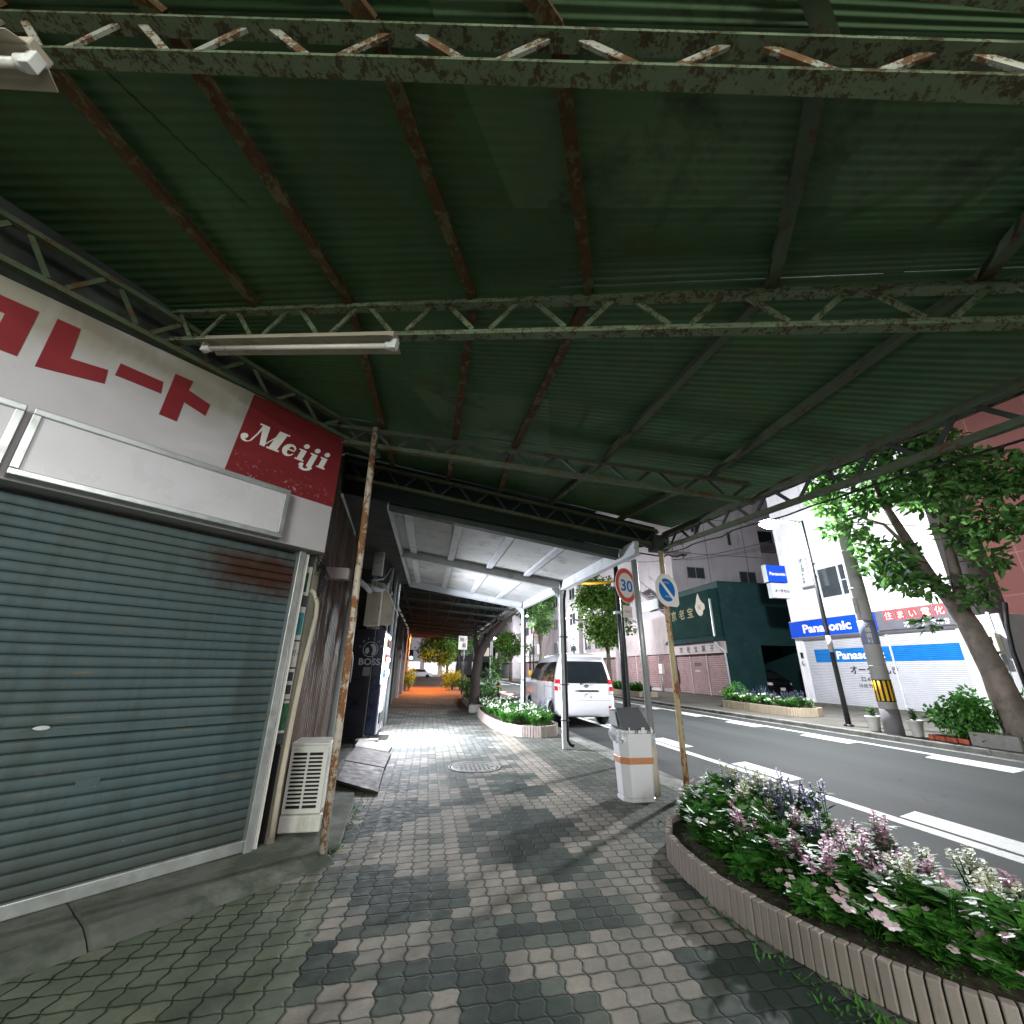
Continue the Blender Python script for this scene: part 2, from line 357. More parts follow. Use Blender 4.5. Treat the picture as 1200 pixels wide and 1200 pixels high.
class MB:
    def __init__(s): s.bm = bmesh.new(); s.mi = 0; s.mats = []
    def mat(s, m):
        if m not in s.mats: s.mats.append(m)
        s.mi = s.mats.index(m); return s
    def face(s, vs):
        try:
            f = s.bm.faces.new(vs); f.material_index = s.mi; return f
        except ValueError: return None
    def hexa(s, p):
        v = [s.bm.verts.new(q) for q in p]
        for q in ((0, 3, 2, 1), (4, 5, 6, 7), (0, 1, 5, 4), (1, 2, 6, 5), (2, 3, 7, 6), (3, 0, 4, 7)): s.face([v[i] for i in q])
    def box(s, a, b):
        (x0, y0, z0), (x1, y1, z1) = a, b
        s.hexa([(x0, y0, z0), (x1, y0, z0), (x1, y1, z0), (x0, y1, z0), (x0, y0, z1), (x1, y0, z1), (x1, y1, z1), (x0, y1, z1)]); return s
    def fbox(s, O, U, V, W, u, v, w):
        """box in a frame: ranges u, v, w along axes U, V, W"""
        O, U, V, W = map(Vector, (O, U, V, W))
        P = lambda i, j, k: O+U*u[i]+V*v[j]+W*w[k]
        s.hexa([P(0, 0, 0), P(1, 0, 0), P(1, 1, 0), P(0, 1, 0), P(0, 0, 1), P(1, 0, 1), P(1, 1, 1), P(0, 1, 1)]); return s
    def bar(s, p, q, w, h, up=(0, 0, 1)):
        p, q, up = Vector(p), Vector(q), Vector(up); d = (q-p).normalized()
        a = d.cross(up)
        if a.length < 1e-4: a = d.cross(Vector((1, 0, 0)))
        a.normalize(); b = a.cross(d).normalized(); a *= w/2; b *= h/2
        s.hexa([p-a-b, p+a-b, p+a+b, p-a+b, q-a-b, q+a-b, q+a+b, q-a+b]); return s
    def tube(s, pts, r, n=10, cap=True):
        pts = [Vector(p) for p in pts]; rs = r if isinstance(r, (list, tuple)) else [r]*len(pts)
        rings = []; ref = None
        for i, p in enumerate(pts):
            d = (pts[min(i+1, len(pts)-1)]-pts[max(i-1, 0)]).normalized()
            if ref is None: ref = Vector((0, 0, 1)) if abs(d.z) < .9 else Vector((1, 0, 0))
            a = d.cross(ref).normalized(); b = d.cross(a).normalized(); ref = a.cross(d) if abs(a.dot(d)) < .99 else ref
            ref = -b
            rings.append([s.bm.verts.new(p+(a*math.cos(t)+b*math.sin(t))*rs[i]) for t in [2*math.pi*k/n for k in range(n)]])
        for A, B in zip(rings, rings[1:]):
            for k in range(n):
                f = s.face([A[k], A[(k+1) % n], B[(k+1) % n], B[k]])
                if f: f.smooth = True
        if cap: s.face(rings[0][::-1]); s.face(rings[-1])
        return s
    def lathe(s, c, prof, n=20, axis='z'):
        c = Vector(c); rings = []
        for r, h in prof:
            ring = []
            for k in range(n):
                t = 2*math.pi*k/n; x, y = r*math.cos(t), r*math.sin(t)
                v = {'z': (x, y, h), 'x': (h, x, y), 'y': (x, h, y)}[axis]
                ring.append(s.bm.verts.new(c+Vector(v)))
            rings.append(ring)
        for A, B in zip(rings, rings[1:]):
            for k in range(n):
                f = s.face([A[k], A[(k+1) % n], B[(k+1) % n], B[k]])
                if f: f.smooth = True
        s.face(rings[0][::-1]); s.face(rings[-1]); return s
    def prism(s, poly, O, U, V, d):
        """poly (2D) in frame O,U,V extruded by vector d"""
        O, U, V, d = Vector(O), Vector(U), Vector(V), Vector(d)
        a = [s.bm.verts.new(O+U*x+V*y) for x, y in poly]; b = [s.bm.verts.new(O+U*x+V*y+d) for x, y in poly]
        s.face(a[::-1]); s.face(b); n = len(a)
        for i in range(n): s.face([a[i], a[(i+1) % n], b[(i+1) % n], b[i]])
        return s
    def quad(s, *p): s.face([s.bm.verts.new(q) for q in p]); return s
    def sphere(s, c, r, seg=16, rings=10, sq=(1, 1, 1)):
        c = Vector(c)
        prof = [(r*math.sin(math.pi*i/rings), -r*math.cos(math.pi*i/rings)) for i in range(rings+1)]
        R_ = []
        for rr, h in prof:
            R_.append([s.bm.verts.new(c+Vector((max(rr, .0005)*math.cos(2*math.pi*k/seg)*sq[0], max(rr, .0005)*math.sin(2*math.pi*k/seg)*sq[1], h*sq[2]))) for k in range(seg)])
        for A, B in zip(R_, R_[1:]):
            for k in range(seg):
                f = s.face([A[k], A[(k+1) % seg], B[(k+1) % seg], B[k]])
                if f: f.smooth = True
        return s
    def build(s, name, mat=None, parent=None, bevel=0, local=False, recalc=True):
        if recalc: bmesh.ops.recalc_face_normals(s.bm, faces=s.bm.faces)
        me = bpy.data.meshes.new(name)
        if parent is not None and not local:
            bmesh.ops.translate(s.bm, vec=-wloc(parent), verts=s.bm.verts)
        s.bm.to_mesh(me); s.bm.free()
        ms = s.mats or ([mat] if mat else [])
        if not s.mats and isinstance(mat, (list, tuple)): ms = list(mat)
        for m in ms: me.materials.append(M[m] if isinstance(m, str) else m)
        o = bpy.data.objects.new(name, me); COL.objects.link(o)
        if parent is not None: o.parent = parent
        if bevel:
            b = o.modifiers.new('bevel', 'BEVEL'); b.width = bevel; b.segments = 2; b.limit_method = 'ANGLE'; b.angle_limit = R(35)
        return o

def tag(o, label=None, cat=None, group=None, kind=None):
    if label: o['label'] = label
    if cat: o['category'] = cat
    if group: o['group'] = group
    if kind: o['kind'] = kind
    return o
def thing(name, label, cat, loc=(0, 0, 0), group=None):
    o = bpy.data.objects.new(name, None); o.location = loc; o.empty_display_size = .2; COL.objects.link(o)
    return tag(o, label, cat, group)
def struct(o): o['kind'] = 'structure'; return o
def copy_tree(o, parent=None):
    c = o.copy(); COL.objects.link(c)
    if parent is not None: c.parent = parent
    for ch in list(o.children): copy_tree(ch, c)
    return c

def text(s, size, O, U, V, mat, parent, name, fat=0., depth=.002, shear=0., align='LEFT', width=None, local=False, vertical=False):
    """lettering as a mesh: origin O (baseline), U to the right, V up"""
    O, U, V = Vector(O), Vector(U).normalized(), Vector(V).normalized(); N = U.cross(V)
    c = bpy.data.curves.new(name, 'FONT'); c.body = s; c.size = size; c.offset = fat; c.extrude = depth; c.shear = shear
    c.align_x = align; c.resolution_u = 3
    if vertical: c.space_line = 1.0
    o = bpy.data.objects.new(name, c); COL.objects.link(o)
    dg = bpy.context.evaluated_depsgraph_get(); me = bpy.data.meshes.new_from_object(o.evaluated_get(dg))
    COL.objects.unlink(o); bpy.data.objects.remove(o); bpy.data.curves.remove(c)
    sx = 1.
    if width:
        xs = [v.co.x for v in me.vertices]; w = max(xs)-min(xs); sx = width/w if w else 1
    T = Matrix(((U.x*sx, V.x, N.x, O.x), (U.y*sx, V.y, N.y, O.y), (U.z*sx, V.z, N.z, O.z), (0, 0, 0, 1)))
    me.transform(T)
    if parent is not None and not local: me.transform(Matrix.Translation(-wloc(parent)))
    me.materials.clear(); me.materials.append(M[mat])
    r = bpy.data.objects.new(name, me); COL.objects.link(r)
    if parent is not None: r.parent = parent
    return r

X_, Y_, Z_ = Vector((1, 0, 0)), Vector((0, 1, 0)), Vector((0, 0, 1))

# ------------------------------------------------------------------ camera, sky
cam = bpy.data.cameras.new('camera'); co = bpy.data.objects.new('camera', cam); COL.objects.link(co)
P_, RO, YW = R(20.2), R(.8), R(10.2)
fh = Vector((math.sin(YW), math.cos(YW), 0)); r0 = Vector((math.cos(YW), -math.sin(YW), 0))
fw = fh*math.cos(P_)+Z_*math.sin(P_); u0 = Z_*math.cos(P_)-fh*math.sin(P_)
rt = r0*math.cos(RO)+u0*math.sin(RO); uu = u0*math.cos(RO)-r0*math.sin(RO)
co.matrix_world = Matrix(((rt.x, uu.x, -fw.x, 0), (rt.y, uu.y, -fw.y, 0), (rt.z, uu.z, -fw.z, 1.3), (0, 0, 0, 1)))
cam.sensor_width = 36; cam.lens = 18/math.tan(R(50)); cam.clip_start = .05; cam.clip_end = 6000
SC.camera = co
w = bpy.data.worlds.new('World'); SC.world = w; w.use_nodes = True
wt = w.node_tree; bg = wt.nodes['Background']
sky = wt.nodes.new('ShaderNodeTexSky'); sky.sky_type = 'NISHITA'; sky.sun_disc = False
sky.sun_elevation = R(-3.5); sky.sun_rotation = R(150); sky.altitude = 50
wt.links.new(sky.outputs[0], bg.inputs[0]); bg.inputs[1].default_value = .10
sl = bpy.data.lights.new('moon', 'SUN'); sl.energy = .01; sl.angle = R(10); sl.color = (.85, .9, 1)
so = bpy.data.objects.new('moon', sl); so.rotation_euler = (R(50), 0, R(150)); COL.objects.link(so)
SC.view_settings.view_transform = 'Standard'; SC.view_settings.look = 'None'; SC.view_settings.gamma = 1; SC.view_settings.use_curve_mapping = False
SC.view_settings.exposure = 0
SC.cycles.use_denoising = True; SC.cycles.max_bounces = 7; SC.cycles.diffuse_bounces = 4; SC.cycles.glossy_bounces = 3
SC.cycles.sample_clamp_indirect = 4; SC.cycles.caustics_reflective = False; SC.cycles.caustics_refractive = False

# ------------------------------------------------------------------ ground, road, kerbs
struct(MB().box((-900, -900, -.5), (900, 900, -.30)).build('ground', 'earth'))
struct(MB().box((3.55, -60, -.29), (10.62, 400, -.12)).build('road', 'asphalt'))
struct(MB().box((-30, -60, -.29), (3.55, -3.4, -.121)).build('cross_road', 'concrete'))  # unseen road, in pale concrete to bounce light under the canopy
m = MB(); m.box((-7, -3.0, -.2), (2.95, 140, 0)); struct(m.build('pavement', 'paver'))
m = MB()
y = -3.0
while y < 130:                                   # kerb stones with open joints, gutter apron beside them
    m.box((2.953, y, -.2), (3.22, y+1.19, -.002)); y += 1.2
m.box((3.22, -3.4, -.2), (3.60, 130, -.105))
m.box((-7, -3.4, -.2), (3.22, -3.003, -.004))
struct(m.build('kerb', 'kerb', bevel=.012))
m = MB()
y = -40.
while y < 140:
    m.box((10.60, y, -.2), (10.80, y+.595, -.001)); y += .6
struct(m.build('far_kerb', 'kerb', bevel=.015))
m = MB(); m.box((10.40, -40, -.2), (10.60, 140, -.108)); struct(m.build('far_gutter', 'kerb'))
struct(MB().box((10.80, -40, -.2), (40, 140, -.003)).build('far_pavement', 'farwalk'))
m = MB(); zt = -.116
m.box((4.87, -10, -.15), (5.03, 120, zt))
for k in range(-3, 12):
    y0 = 6.15+k*2.77
    m.hexa([(5.10, y0-.0, -.15), (5.46, y0+.12, -.15), (5.46, y0+1.35, -.15), (5.10, y0+1.22, -.15), (5.10, y0, zt), (5.46, y0+.12, zt), (5.46, y0+1.35, zt), (5.10, y0+1.22, zt)])
m.box((9.62, -10, -.15), (9.78, 120, zt))
for k in range(-3, 16):
    y0 = 6.2+k*2.9
    m.hexa([(9.20, y0, -.15), (9.56, y0+.1, -.15), (9.56, y0+1.45, -.15), (9.20, y0+1.3, -.15), (9.20, y0, zt), (9.56, y0+.1, zt), (9.56, y0+1.45, zt), (9.20, y0+1.3, zt)])
for y0 in (48, 52, 56): m.box((3.9, y0, -.15), (8.8, y0+.9, zt-.001))      # zebra far down the road
struct(m.build('road_marking', 'line'))

# moulded drain grate in the gutter
t = thing('drain_grate', 'dark iron drain grate set in the gutter beside the grey litter bin', 'drain', (3.40, 7.75, -.105))
m = MB(); 
for i in range(9): m.box((3.26, 7.45+i*.07, -.105), (3.55, 7.48+i*.07, -.085))
m.build('grate', 'iron', t)
m = MB(); m.box((3.24, 7.42, -.105), (3.26, 8.08, -.08)); m.box((3.55, 7.42, -.105), (3.57, 8.08, -.08)); m.build('rim', 'iron', t)
t = thing('manhole_cover', 'round iron manhole cover set in the paved walk', 'manhole cover', (.76, 6.95, 0))
m = MB(); m.lathe((.76, 6.95, 0), [(.33, .001), (.33, .006), (.31, .010), (.30, .006), (0.01, .007)], 40)
for k in range(-4, 5):
    for j in range(-4, 5):
        if k*k+j*j < 17: m.box((.76+k*.062-.018, 6.95+j*.062-.018, .006), (.76+k*.062+.018, 6.95+j*.062+.018, .011))
m.build('lid', 'iron', t)
m = MB(); m.lathe((.76, 6.95, 0), [(.375, .001), (.375, .009), (.345, .009), (.345, .001)], 40); m.build('rim', 'concrete', t)

# ------------------------------------------------------------------ corner shop (45-degree front on the left)
FO = Vector((-1.1876, 4.0515, 0)); FU = Vector((.7366, .6763, 0)); FN = Vector((.6763, -.7366, 0))
def F(u, z, off=0.): return FO+FU*u+FN*off+Z_*z
shop = thing('corner_shop', 'old corner shop with a rusted grey green roller shutter facing the walk', 'shop', (-1.19, 4.05, 0))
m = MB()
a = [F(-5.2, 0, -.08), F(.17, 0, -.08), Vector((-1.20, 4.95, 0)), Vector((-1.33, 7.2, 0)), Vector((-1.78, 7.25, 0)), Vector((-1.78, 9.05, 0)), Vector((-6.5, 9.05, 0)), Vector((-6.5, .6, 0))]
m.prism([(p.x, p.y) for p in a], (0, 0, 0), X_, Y_, (0, 0, 5.4)); m.build('wall', 'darkwall', shop)
# roller shutter: curved slats
def slat_profile(z0, z1, pitch=.064):
    pr = []; z = z0
    while z < z1-.001:
        for f, o in ((.0, -.010), (.05, .003), (.22, .0075), (.5, .009), (.78, .0075), (.93, .004), (.96, -.010)): pr.append((o, z+pitch*f))
        z += pitch
    return pr
m = MB(); pr = slat_profile(.13, 2.24)
va = [m.bm.verts.new(F(-2.62, z, .004+o)) for o, z in pr]; vb = [m.bm.verts.new(F(-.05, z, .004+o)) for o, z in pr]
for i in range(len(pr)-1):
    f = m.face([va[i], vb[i], vb[i+1], va[i+1]])
    if f: f.smooth = (i % 7) in (1, 2, 3, 4)
sh = m.build('roller_shutter', 'shutter', shop, recalc=False)
m = MB(); m.fbox(FO, FU, FN, Z_, (-2.62, -.05), (-.01, .035), (.055, .128)); m.build('bottom_rail', 'alu', sh, bevel=.006)
m = MB(); m.fbox(FO, FU, FN, Z_, (-2.62, -.05), (-.005, .022), (.905, .945)); m.build('middle_rail', 'shutter', sh, bevel=.004)
m = MB(); m.lathe(F(-1.30, .965, .020), [(.001, 0), (.03, 0), (.03, .006), (.001, .006)], 18, 'y')
h = MB()
ring = [(.036*math.cos(t), .0125*math.sin(t)) for t in [2*math.pi*k/24 for k in range(24)]]
h.prism(ring, F(-1.30, .955, .010), FU, Z_, FN*.010); h.mat('alu'); m.bm.free()
h.build('lock_plate', 'alu', sh, bevel=.002)
m = MB(); m.fbox(FO, FU, FN, Z_, (-1.075, -.965), (.006, .0145), (.622, .660)); m.build('mail_slot', 'shutter', sh, bevel=.002)
for u0, u1, nm, mt, o1 in ((-.05, .005, 'guide_rail', 'alu', .06), (-2.70, -2.62, 'guide_rail', 'alu', .06)):
    m = MB(); m.fbox(FO, FU, FN, Z_, (u0, u1), (-.05, o1), (.05, 2.27)); m.build(nm, mt, shop, bevel=.004)
m = MB()                                          # ribbed white pilaster
for k in range(3): m.fbox(FO, FU, FN, Z_, (.008+k*.017, .021+k*.017), (-.05, .030), (.05, 2.26))
m.fbox(FO, FU, FN, Z_, (.006, .058), (-.06, .022), (.05, 2.25)); m.build('pilaster', 'white', shop, bevel=.003)
gp = MB().fbox(FO, FU, FN, Z_, (.060, .132), (-.07, -.015), (.72, 2.27)).build('side_window', 'winglass', shop)
m = MB()
for z0, z1 in ((1.52, 1.80), (1.30, 1.505), (1.05, 1.285), (.80, 1.04), (1.90, 2.16)):
    m.mat('paper').fbox(FO, FU, FN, Z_, (.064, .126), (-.014, -.011), (z0, z1))
m.mat('teal').fbox(FO, FU, FN, Z_, (.070, .120), (-.0105, -.009), (1.56, 1.75))
m.mat('printgreen').fbox(FO, FU, FN, Z_, (.066, .124), (-.0105, -.009), (.82, 1.02)); m.mat('printgreen').fbox(FO, FU, FN, Z_, (.075, .10), (-.0105, -.009), (1.93, 2.10))
m.mat('ink').fbox(FO, FU, FN, Z_, (.072, .118), (-.0105, -.009), (1.19, 1.26)); m.mat('ink').fbox(FO, FU, FN, Z_, (.072, .118), (-.0105, -.009), (1.09, 1.16))
m.build('notice_sheet', None, gp)
text('81-', .07, F(.067, 1.39, -.0105), FU, Z_, 'ink', gp, 'lettering', depth=.0006, width=.056)
m = MB()                                          # dark slatted vent under the window
for k in range(5): m.fbox(FO, FU, FN, Z_, (.062+k*.014, .070+k*.014), (-.06, -.02), (.06, .70))
m.fbox(FO, FU, FN, Z_, (.060, .132), (-.075, -.055), (.05, .71)); m.build('vent_slats', 'black', shop)
m = MB(); m.fbox(FO, FU, FN, Z_, (.134, .188), (-.10, .012), (.0, 3.3)); m.build('corner_post', 'wood', shop, bevel=.006)
# corroded brown side wall toward the lane
m = MB(); pts = [Vector((-1.085, 4.25, 0)), Vector((-1.17, 4.95, 0)), Vector((-1.30, 7.2, 0)), Vector((-1.75, 7.26, 0)), Vector((-1.75, 9.0, 0))]
for A, B in zip(pts, pts[1:]):
    n = max(3, int((B-A).length/.11))
    for k in range(n):
        p, q = A.lerp(B, k/n), A.lerp(B, (k+.80)/n); nn = Vector((B.y-A.y, -(B.x-A.x), 0)).normalized()
        m.hexa([p-nn*.02, q-nn*.02, q+nn*.012, p+nn*.012, p-nn*.02+Z_*3.2, q-nn*.02+Z_*3.2, q+nn*.012+Z_*3.2, p+nn*.012+Z_*3.2])
m.build('side_cladding', 'brownwall', shop)
m = MB(); m.box((-1.9, 5.30, 3.50), (-.63, 12.2, 3.58)); m.build('light_blocker', 'darkwall', shop)  # added cover that keeps lamp light off the recess wall
m = MB(); m.box((-1.30, 4.75, 2.18), (-.90, 4.85, 2.30)); m.build('bracket_beam', 'pinkwall', shop, bevel=.006)
# step in front of the shutter
m = MB()
prof = [(-.09, 0), (-.09, .052), (.40, .050), (.50, .030), (.58, .001)]
for u0, u1 in ((-5.2, -2.4), (-2.395, -.95), (-.945, .36)):
    va = [m.bm.verts.new(F(u0, z, o)) for o, z in prof]; vb = [m.bm.verts.new(F(u1, z, o)) for o, z in prof]
    for i in range(4): m.face([va[i], vb[i], vb[i+1], va[i+1]])
    m.face(va); m.face(vb[::-1])
m.prism([(-1.06, 4.22), (-.92, 4.24), (-.66, 4.02), (-.56, 4.15), (-.62, 5.2), (-.75, 6.2), (-1.19, 6.2), (-1.17, 4.95)], (0, 0, 0), X_, Y_, (0, 0, .030))
m.build('concrete_step', 'slab', shop, bevel=.012)

# big painted sign board over the shutter
sb = thing('shop_signboard', 'long weathered white signboard with big red katakana and a red square at its end', 'signboard', F(-1.2, 2.28, .05))
m = MB(); m.fbox(FO, FU, FN, Z_, (-4.2, .125), (-.09, .15), (2.275, 3.49)); m.build('board', 'board', sb, bevel=.004)
m = MB(); m.prism([(-.805, 2.715), (.128, 2.715), (.128, 3.475), (-.735, 3.475)], F(0, 0, .150), FU, Z_, FN*.004); m.build('red_square', 'red', sb)
kana = [[(-2.42, 3.36), (-1.99, 3.36), (-1.99, 3.02), (-2.42, 3.02), (-2.42, 3.12), (-2.105, 3.12), (-2.105, 3.255), (-2.42, 3.255)],
        [(-1.91, 3.37), (-1.80, 3.37), (-1.79, 3.14), (-1.61, 3.165), (-1.60, 3.06), (-1.91, 3.00)],
        [(-1.565, 3.25), (-1.32, 3.245), (-1.31, 3.15), (-1.57, 3.15)],
        [(-1.27, 3.35), (-1.155, 3.35), (-1.165, 3.265), (-1.01, 3.22), (-1.02, 3.115), (-1.17, 3.155), (-1.175, 2.985), (-1.285, 2.99)],
        [(-2.95, 3.22), (-2.62, 3.22), (-2.62, 2.96), (-2.95, 2.96), (-2.95, 3.03), (-2.71, 3.03), (-2.71, 3.065), (-2.93, 3.065), (-2.93, 3.125), (-2.71, 3.125), (-2.71, 3.155), (-2.95, 3.155)]]
for poly in kana:
    m = MB(); m.prism(poly, F(0, 0, .150), FU, Z_, FN*.0035); m.build('kana_letter', 'red', sb)
# fat slanted script name on the red square
def stroke_poly(pts, ws):
    L_, R_ = [], []
    for i, p in enumerate(pts):
        a = pts[max(i-1, 0)]; b = pts[min(i+1, len(pts)-1)]
        dx, dy = b[0]-a[0], b[1]-a[1]; l = math.hypot(dx, dy) or 1
        nx, ny = -dy/l*ws[i]/2, dx/l*ws[i]/2
        L_.append((p[0]+nx, p[1]+ny)); R_.append((p[0]-nx, p[1]-ny))
    return L_+R_[::-1]
def disc(c, r, n=14): return [(c[0]+r*math.cos(2*math.pi*k/n), c[1]+r*math.sin(2*math.pi*k/n)) for k in range(n)]
mj = MB(); lay = [0]
def mput(poly):
    s = .196; sk = .30
    mj.prism([(-.735+(x+sk*y)*s, 3.045+y*s) for x, y in poly], F(0, 0, .1535), FU, Z_, FN*(.0015+.0004*lay[0])); lay[0] += 1
def arc(c, r, a0, a1, n=9, ry=None): return [(c[0]+r*math.cos(R(a0+(a1-a0)*k/n)), c[1]+(ry or r)*math.sin(R(a0+(a1-a0)*k/n))) for k in range(n+1)]
mput(disc((-.02, .17), .135)); mput(stroke_poly(arc((.12, .14), .17, 190, 330), [.16, .15, .13, .11, .09, .07, .06, .055, .05, .05]))
mput(stroke_poly([(.27, .05), (.36, .5), (.40, 1.0)], [.06, .06, .10])); mput([(.32, 1.0), (.62, 1.0), (.86, .02), (.66, .02)])
mput(stroke_poly([(.78, .05), (1.02, .55), (1.20, .98)], [.05, .05, .06])); mput([(1.05, 1.0), (1.42, 1.0), (1.36, .08), (1.02, .08)])
mput([(.94, .08), (1.46, .08), (1.46, .0), (.94, .0)]); mput([(.22, 1.0), (.48, 1.0), (.48, .93), (.22, .93)]); mput([(1.20, 1.0), (1.52, 1.0), (1.52, .93), (1.20, .93)])
# e
mput(stroke_poly(arc((1.84, .30), .21, 20, 335, 16, .27), [.05, .07, .09, .10, .12, .16, .20, .22, .22, .21, .19, .16, .13, .10, .08, .06, .05])); mput([(1.72, .36), (2.04, .36), (2.04, .30), (1.72, .30)])
# i
def letter_i(x, b=0.):
    mput([(x, .58), (x+.24, .58), (x+.24, b), (x, b)]); mput([(x-.09, .58), (x+.02, .58), (x+.02, .52), (x-.09, .52)]); mput([(x+.2, .07), (x+.34, .07), (x+.34, 0), (x+.2, 0)]); mput([(x-.08, .07), (x+.04, .07), (x+.04, 0), (x-.08, 0)]); mput(disc((x+.13, .80), .125))
letter_i(2.26)
mput([(2.80, .58), (3.04, .58), (3.04, -.15), (2.80, -.15)]); mput([(2.70, .58), (2.82, .58), (2.82, .52), (2.70, .52)]); mput(disc((2.93, .80), .125))
mput(stroke_poly(arc((2.78, -.14), .22, 0, -150, 9), [.22, .20, .17, .13, .11, .10, .10, .12, .14, .16])); mput(disc((2.57, -.16), .10))
letter_i(3.30)
mj.build('script_name', 'signwhite', sb)
for u0, u1, lb in ((-1.835, -.31, 'unlit white light box with aluminium frame under the red Meiji square end of the signboard'), (-3.40, -1.865, 'unlit white light box with aluminium frame cut by the left picture edge')):
    b = thing('light_box_sign', lb.replace('Meiji ', ''), 'light box', F((u0+u1)/2, 2.29, .2))
    m = MB(); m.fbox(FO, FU, FN, Z_, (u0+.035, u1-.035), (.155, .222), (2.325, 2.675)); m.build('panel', 'acryl', b)
    m = MB()
    for (ua, ub, za, zb) in ((u0, u1, 2.29, 2.328), (u0, u1, 2.672, 2.712), (u0, u0+.04, 2.3281, 2.6719), (u1-.04, u1, 2.3281, 2.6719)):
        m.fbox(FO, FU, FN, Z_, (ua, ub), (.152, .240), (za, zb))
    m.build('frame', 'alu', b, bevel=.005)
# ------------------------------------------------------------------ green corrugated arcade canopy over the corner
can = thing('arcade_canopy', 'old dark green corrugated canopy on rusty lattice trusses over the corner walk', 'canopy', (1., 3., 0))
def line(p, q): p, q = Vector(p), Vector(q); return lambda x: p.lerp(q, (x-p.x)/(q.x-p.x))
def lattice(p0, q0, p1, q1, n, mb, r=.011, flat=True):
    """zigzag rods between a lower line p0-q0 and an upper line p1-q1"""
    p0, q0, p1, q1 = map(Vector, (p0, q0, p1, q1))
    for k in range(n):
        a, b, c = k/n, (k+.5)/n, (k+1)/n
        g = .10/n
        for (s, t) in (((p1.lerp(q1, a+g)), p0.lerp(q0, b-g)), (p0.lerp(q0, b+g), p1.lerp(q1, c-g))):
            if flat: mb.bar(s, t, .030, .012, up=(q0-p0).cross(Z_))
            else: mb.tube([s, t], r, 6)
def chord(mb, p, q, w=.085, h=.05):
    """a pair of angles: a flat bottom with an upstand"""
    p, q = Vector(p), Vector(q)
    mb.bar(p, q, w, .014); mb.bar(p+Z_*.026, q+Z_*.026, .014, .038); 
TR = {}
def truss(key, lo, hi, n, ch='chord', w=.058, la='lattice'):
    TR[key] = (line(*lo), line(*hi), lo, hi)
    m = MB(); chord(m, *lo, w=w); chord(m, *hi, w=w)
    t = m.build('truss', ch, can)
    m = MB(); lattice(Vector(lo[0])+Z_*.05, Vector(lo[1])+Z_*.05, hi[0], hi[1], n, m); m.build('web', la, t)
    return t
truss('a', ((-4.2, 1.25, 4.02), (3.0, .03, 2.52)), ((-4.2, 1.25, 4.30), (3.0, .03, 2.68)), 13)
truss('b', ((-3.5, 1.75, 3.88), (3.0, .05, 2.50)), ((-3.5, 1.75, 4.17), (3.0, .05, 2.62)), 12, w=.062)
truss('c', ((-2.15, 3.07, 3.61), (3.0, .85, 2.68)), ((-2.15, 3.07, 3.88), (3.0, .85, 2.89)), 10, la='chord')
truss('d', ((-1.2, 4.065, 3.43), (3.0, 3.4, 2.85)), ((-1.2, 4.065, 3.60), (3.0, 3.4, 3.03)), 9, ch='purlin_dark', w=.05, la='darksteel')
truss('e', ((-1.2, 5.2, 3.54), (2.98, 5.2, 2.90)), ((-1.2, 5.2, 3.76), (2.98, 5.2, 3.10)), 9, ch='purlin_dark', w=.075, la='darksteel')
# truss against the shop front and the eave truss over the kerb
m = MB(); chord(m, (-4.4, .89, 3.70), (-.68, 4.31, 3.42), w=.06); chord(m, (-4.4, .89, 4.10), (-.68, 4.31, 3.57), w=.06)
t = m.build('wall_truss', 'purlin_dark', can); m = MB(); lattice((-4.4, .89, 3.75), (-.68, 4.31, 3.47), (-4.4, .89, 4.08), (-.68, 4.31, 3.57), 11, m); m.build('web', 'purlin_dark', t)
m = MB(); chord(m, (3.0, -.4, 2.41), (3.0, 5.24, 2.86), w=.05); chord(m, (3.0, -.4, 2.62), (3.0, 5.24, 3.02), w=.06); m.bar((3.07, -.4, 2.66), (3.07, 5.24, 3.07), .012, .10)
t = m.build('eave_truss', 'purlin_dark', can); m = MB(); lattice((3.0, -.4, 2.44), (3.0, 5.24, 2.89), (3.0, -.4, 2.62), (3.0, 5.24, 3.02), 11, m); m.build('web', 'darksteel', t)
# purlins from truss to truss
for rows, mt in (((('a', -2.6), ('b', -1.95), ('c', -1.44)), 'purlin'), ((('a', -1.75), ('b', -1.21), ('c', -.71), ('d', -.62), ('e', -.62)), 'purlin'), ((('a', -.75), ('b', -.37), ('c', .11), ('d', .10), ('e', .08)), 'purlin'),
                 ((('a', -.1), ('b', .27), ('c', .77), ('d', .69), ('e', .76)), 'purlin'), ((('a', .8), ('b', 1.07), ('c', 1.63), ('d', 1.57), ('e', 1.46)), 'purlin_dark'), ((('a', 1.6), ('b', 1.9), ('c', 2.43), ('d', 2.62), ('e', 2.42)), 'purlin_dark')):
    m = MB(); up = Z_*.065
    for (k0, x0), (k1, x1) in zip(rows, rows[1:]):
        p, q = TR[k0][1](x0)+up, TR[k1][1](x1)+up
        m.bar(p, q, .045, .05); m.bar(p-Z_*.022, q-Z_*.022, .058, .008)
    m.build('purlin', mt, can)
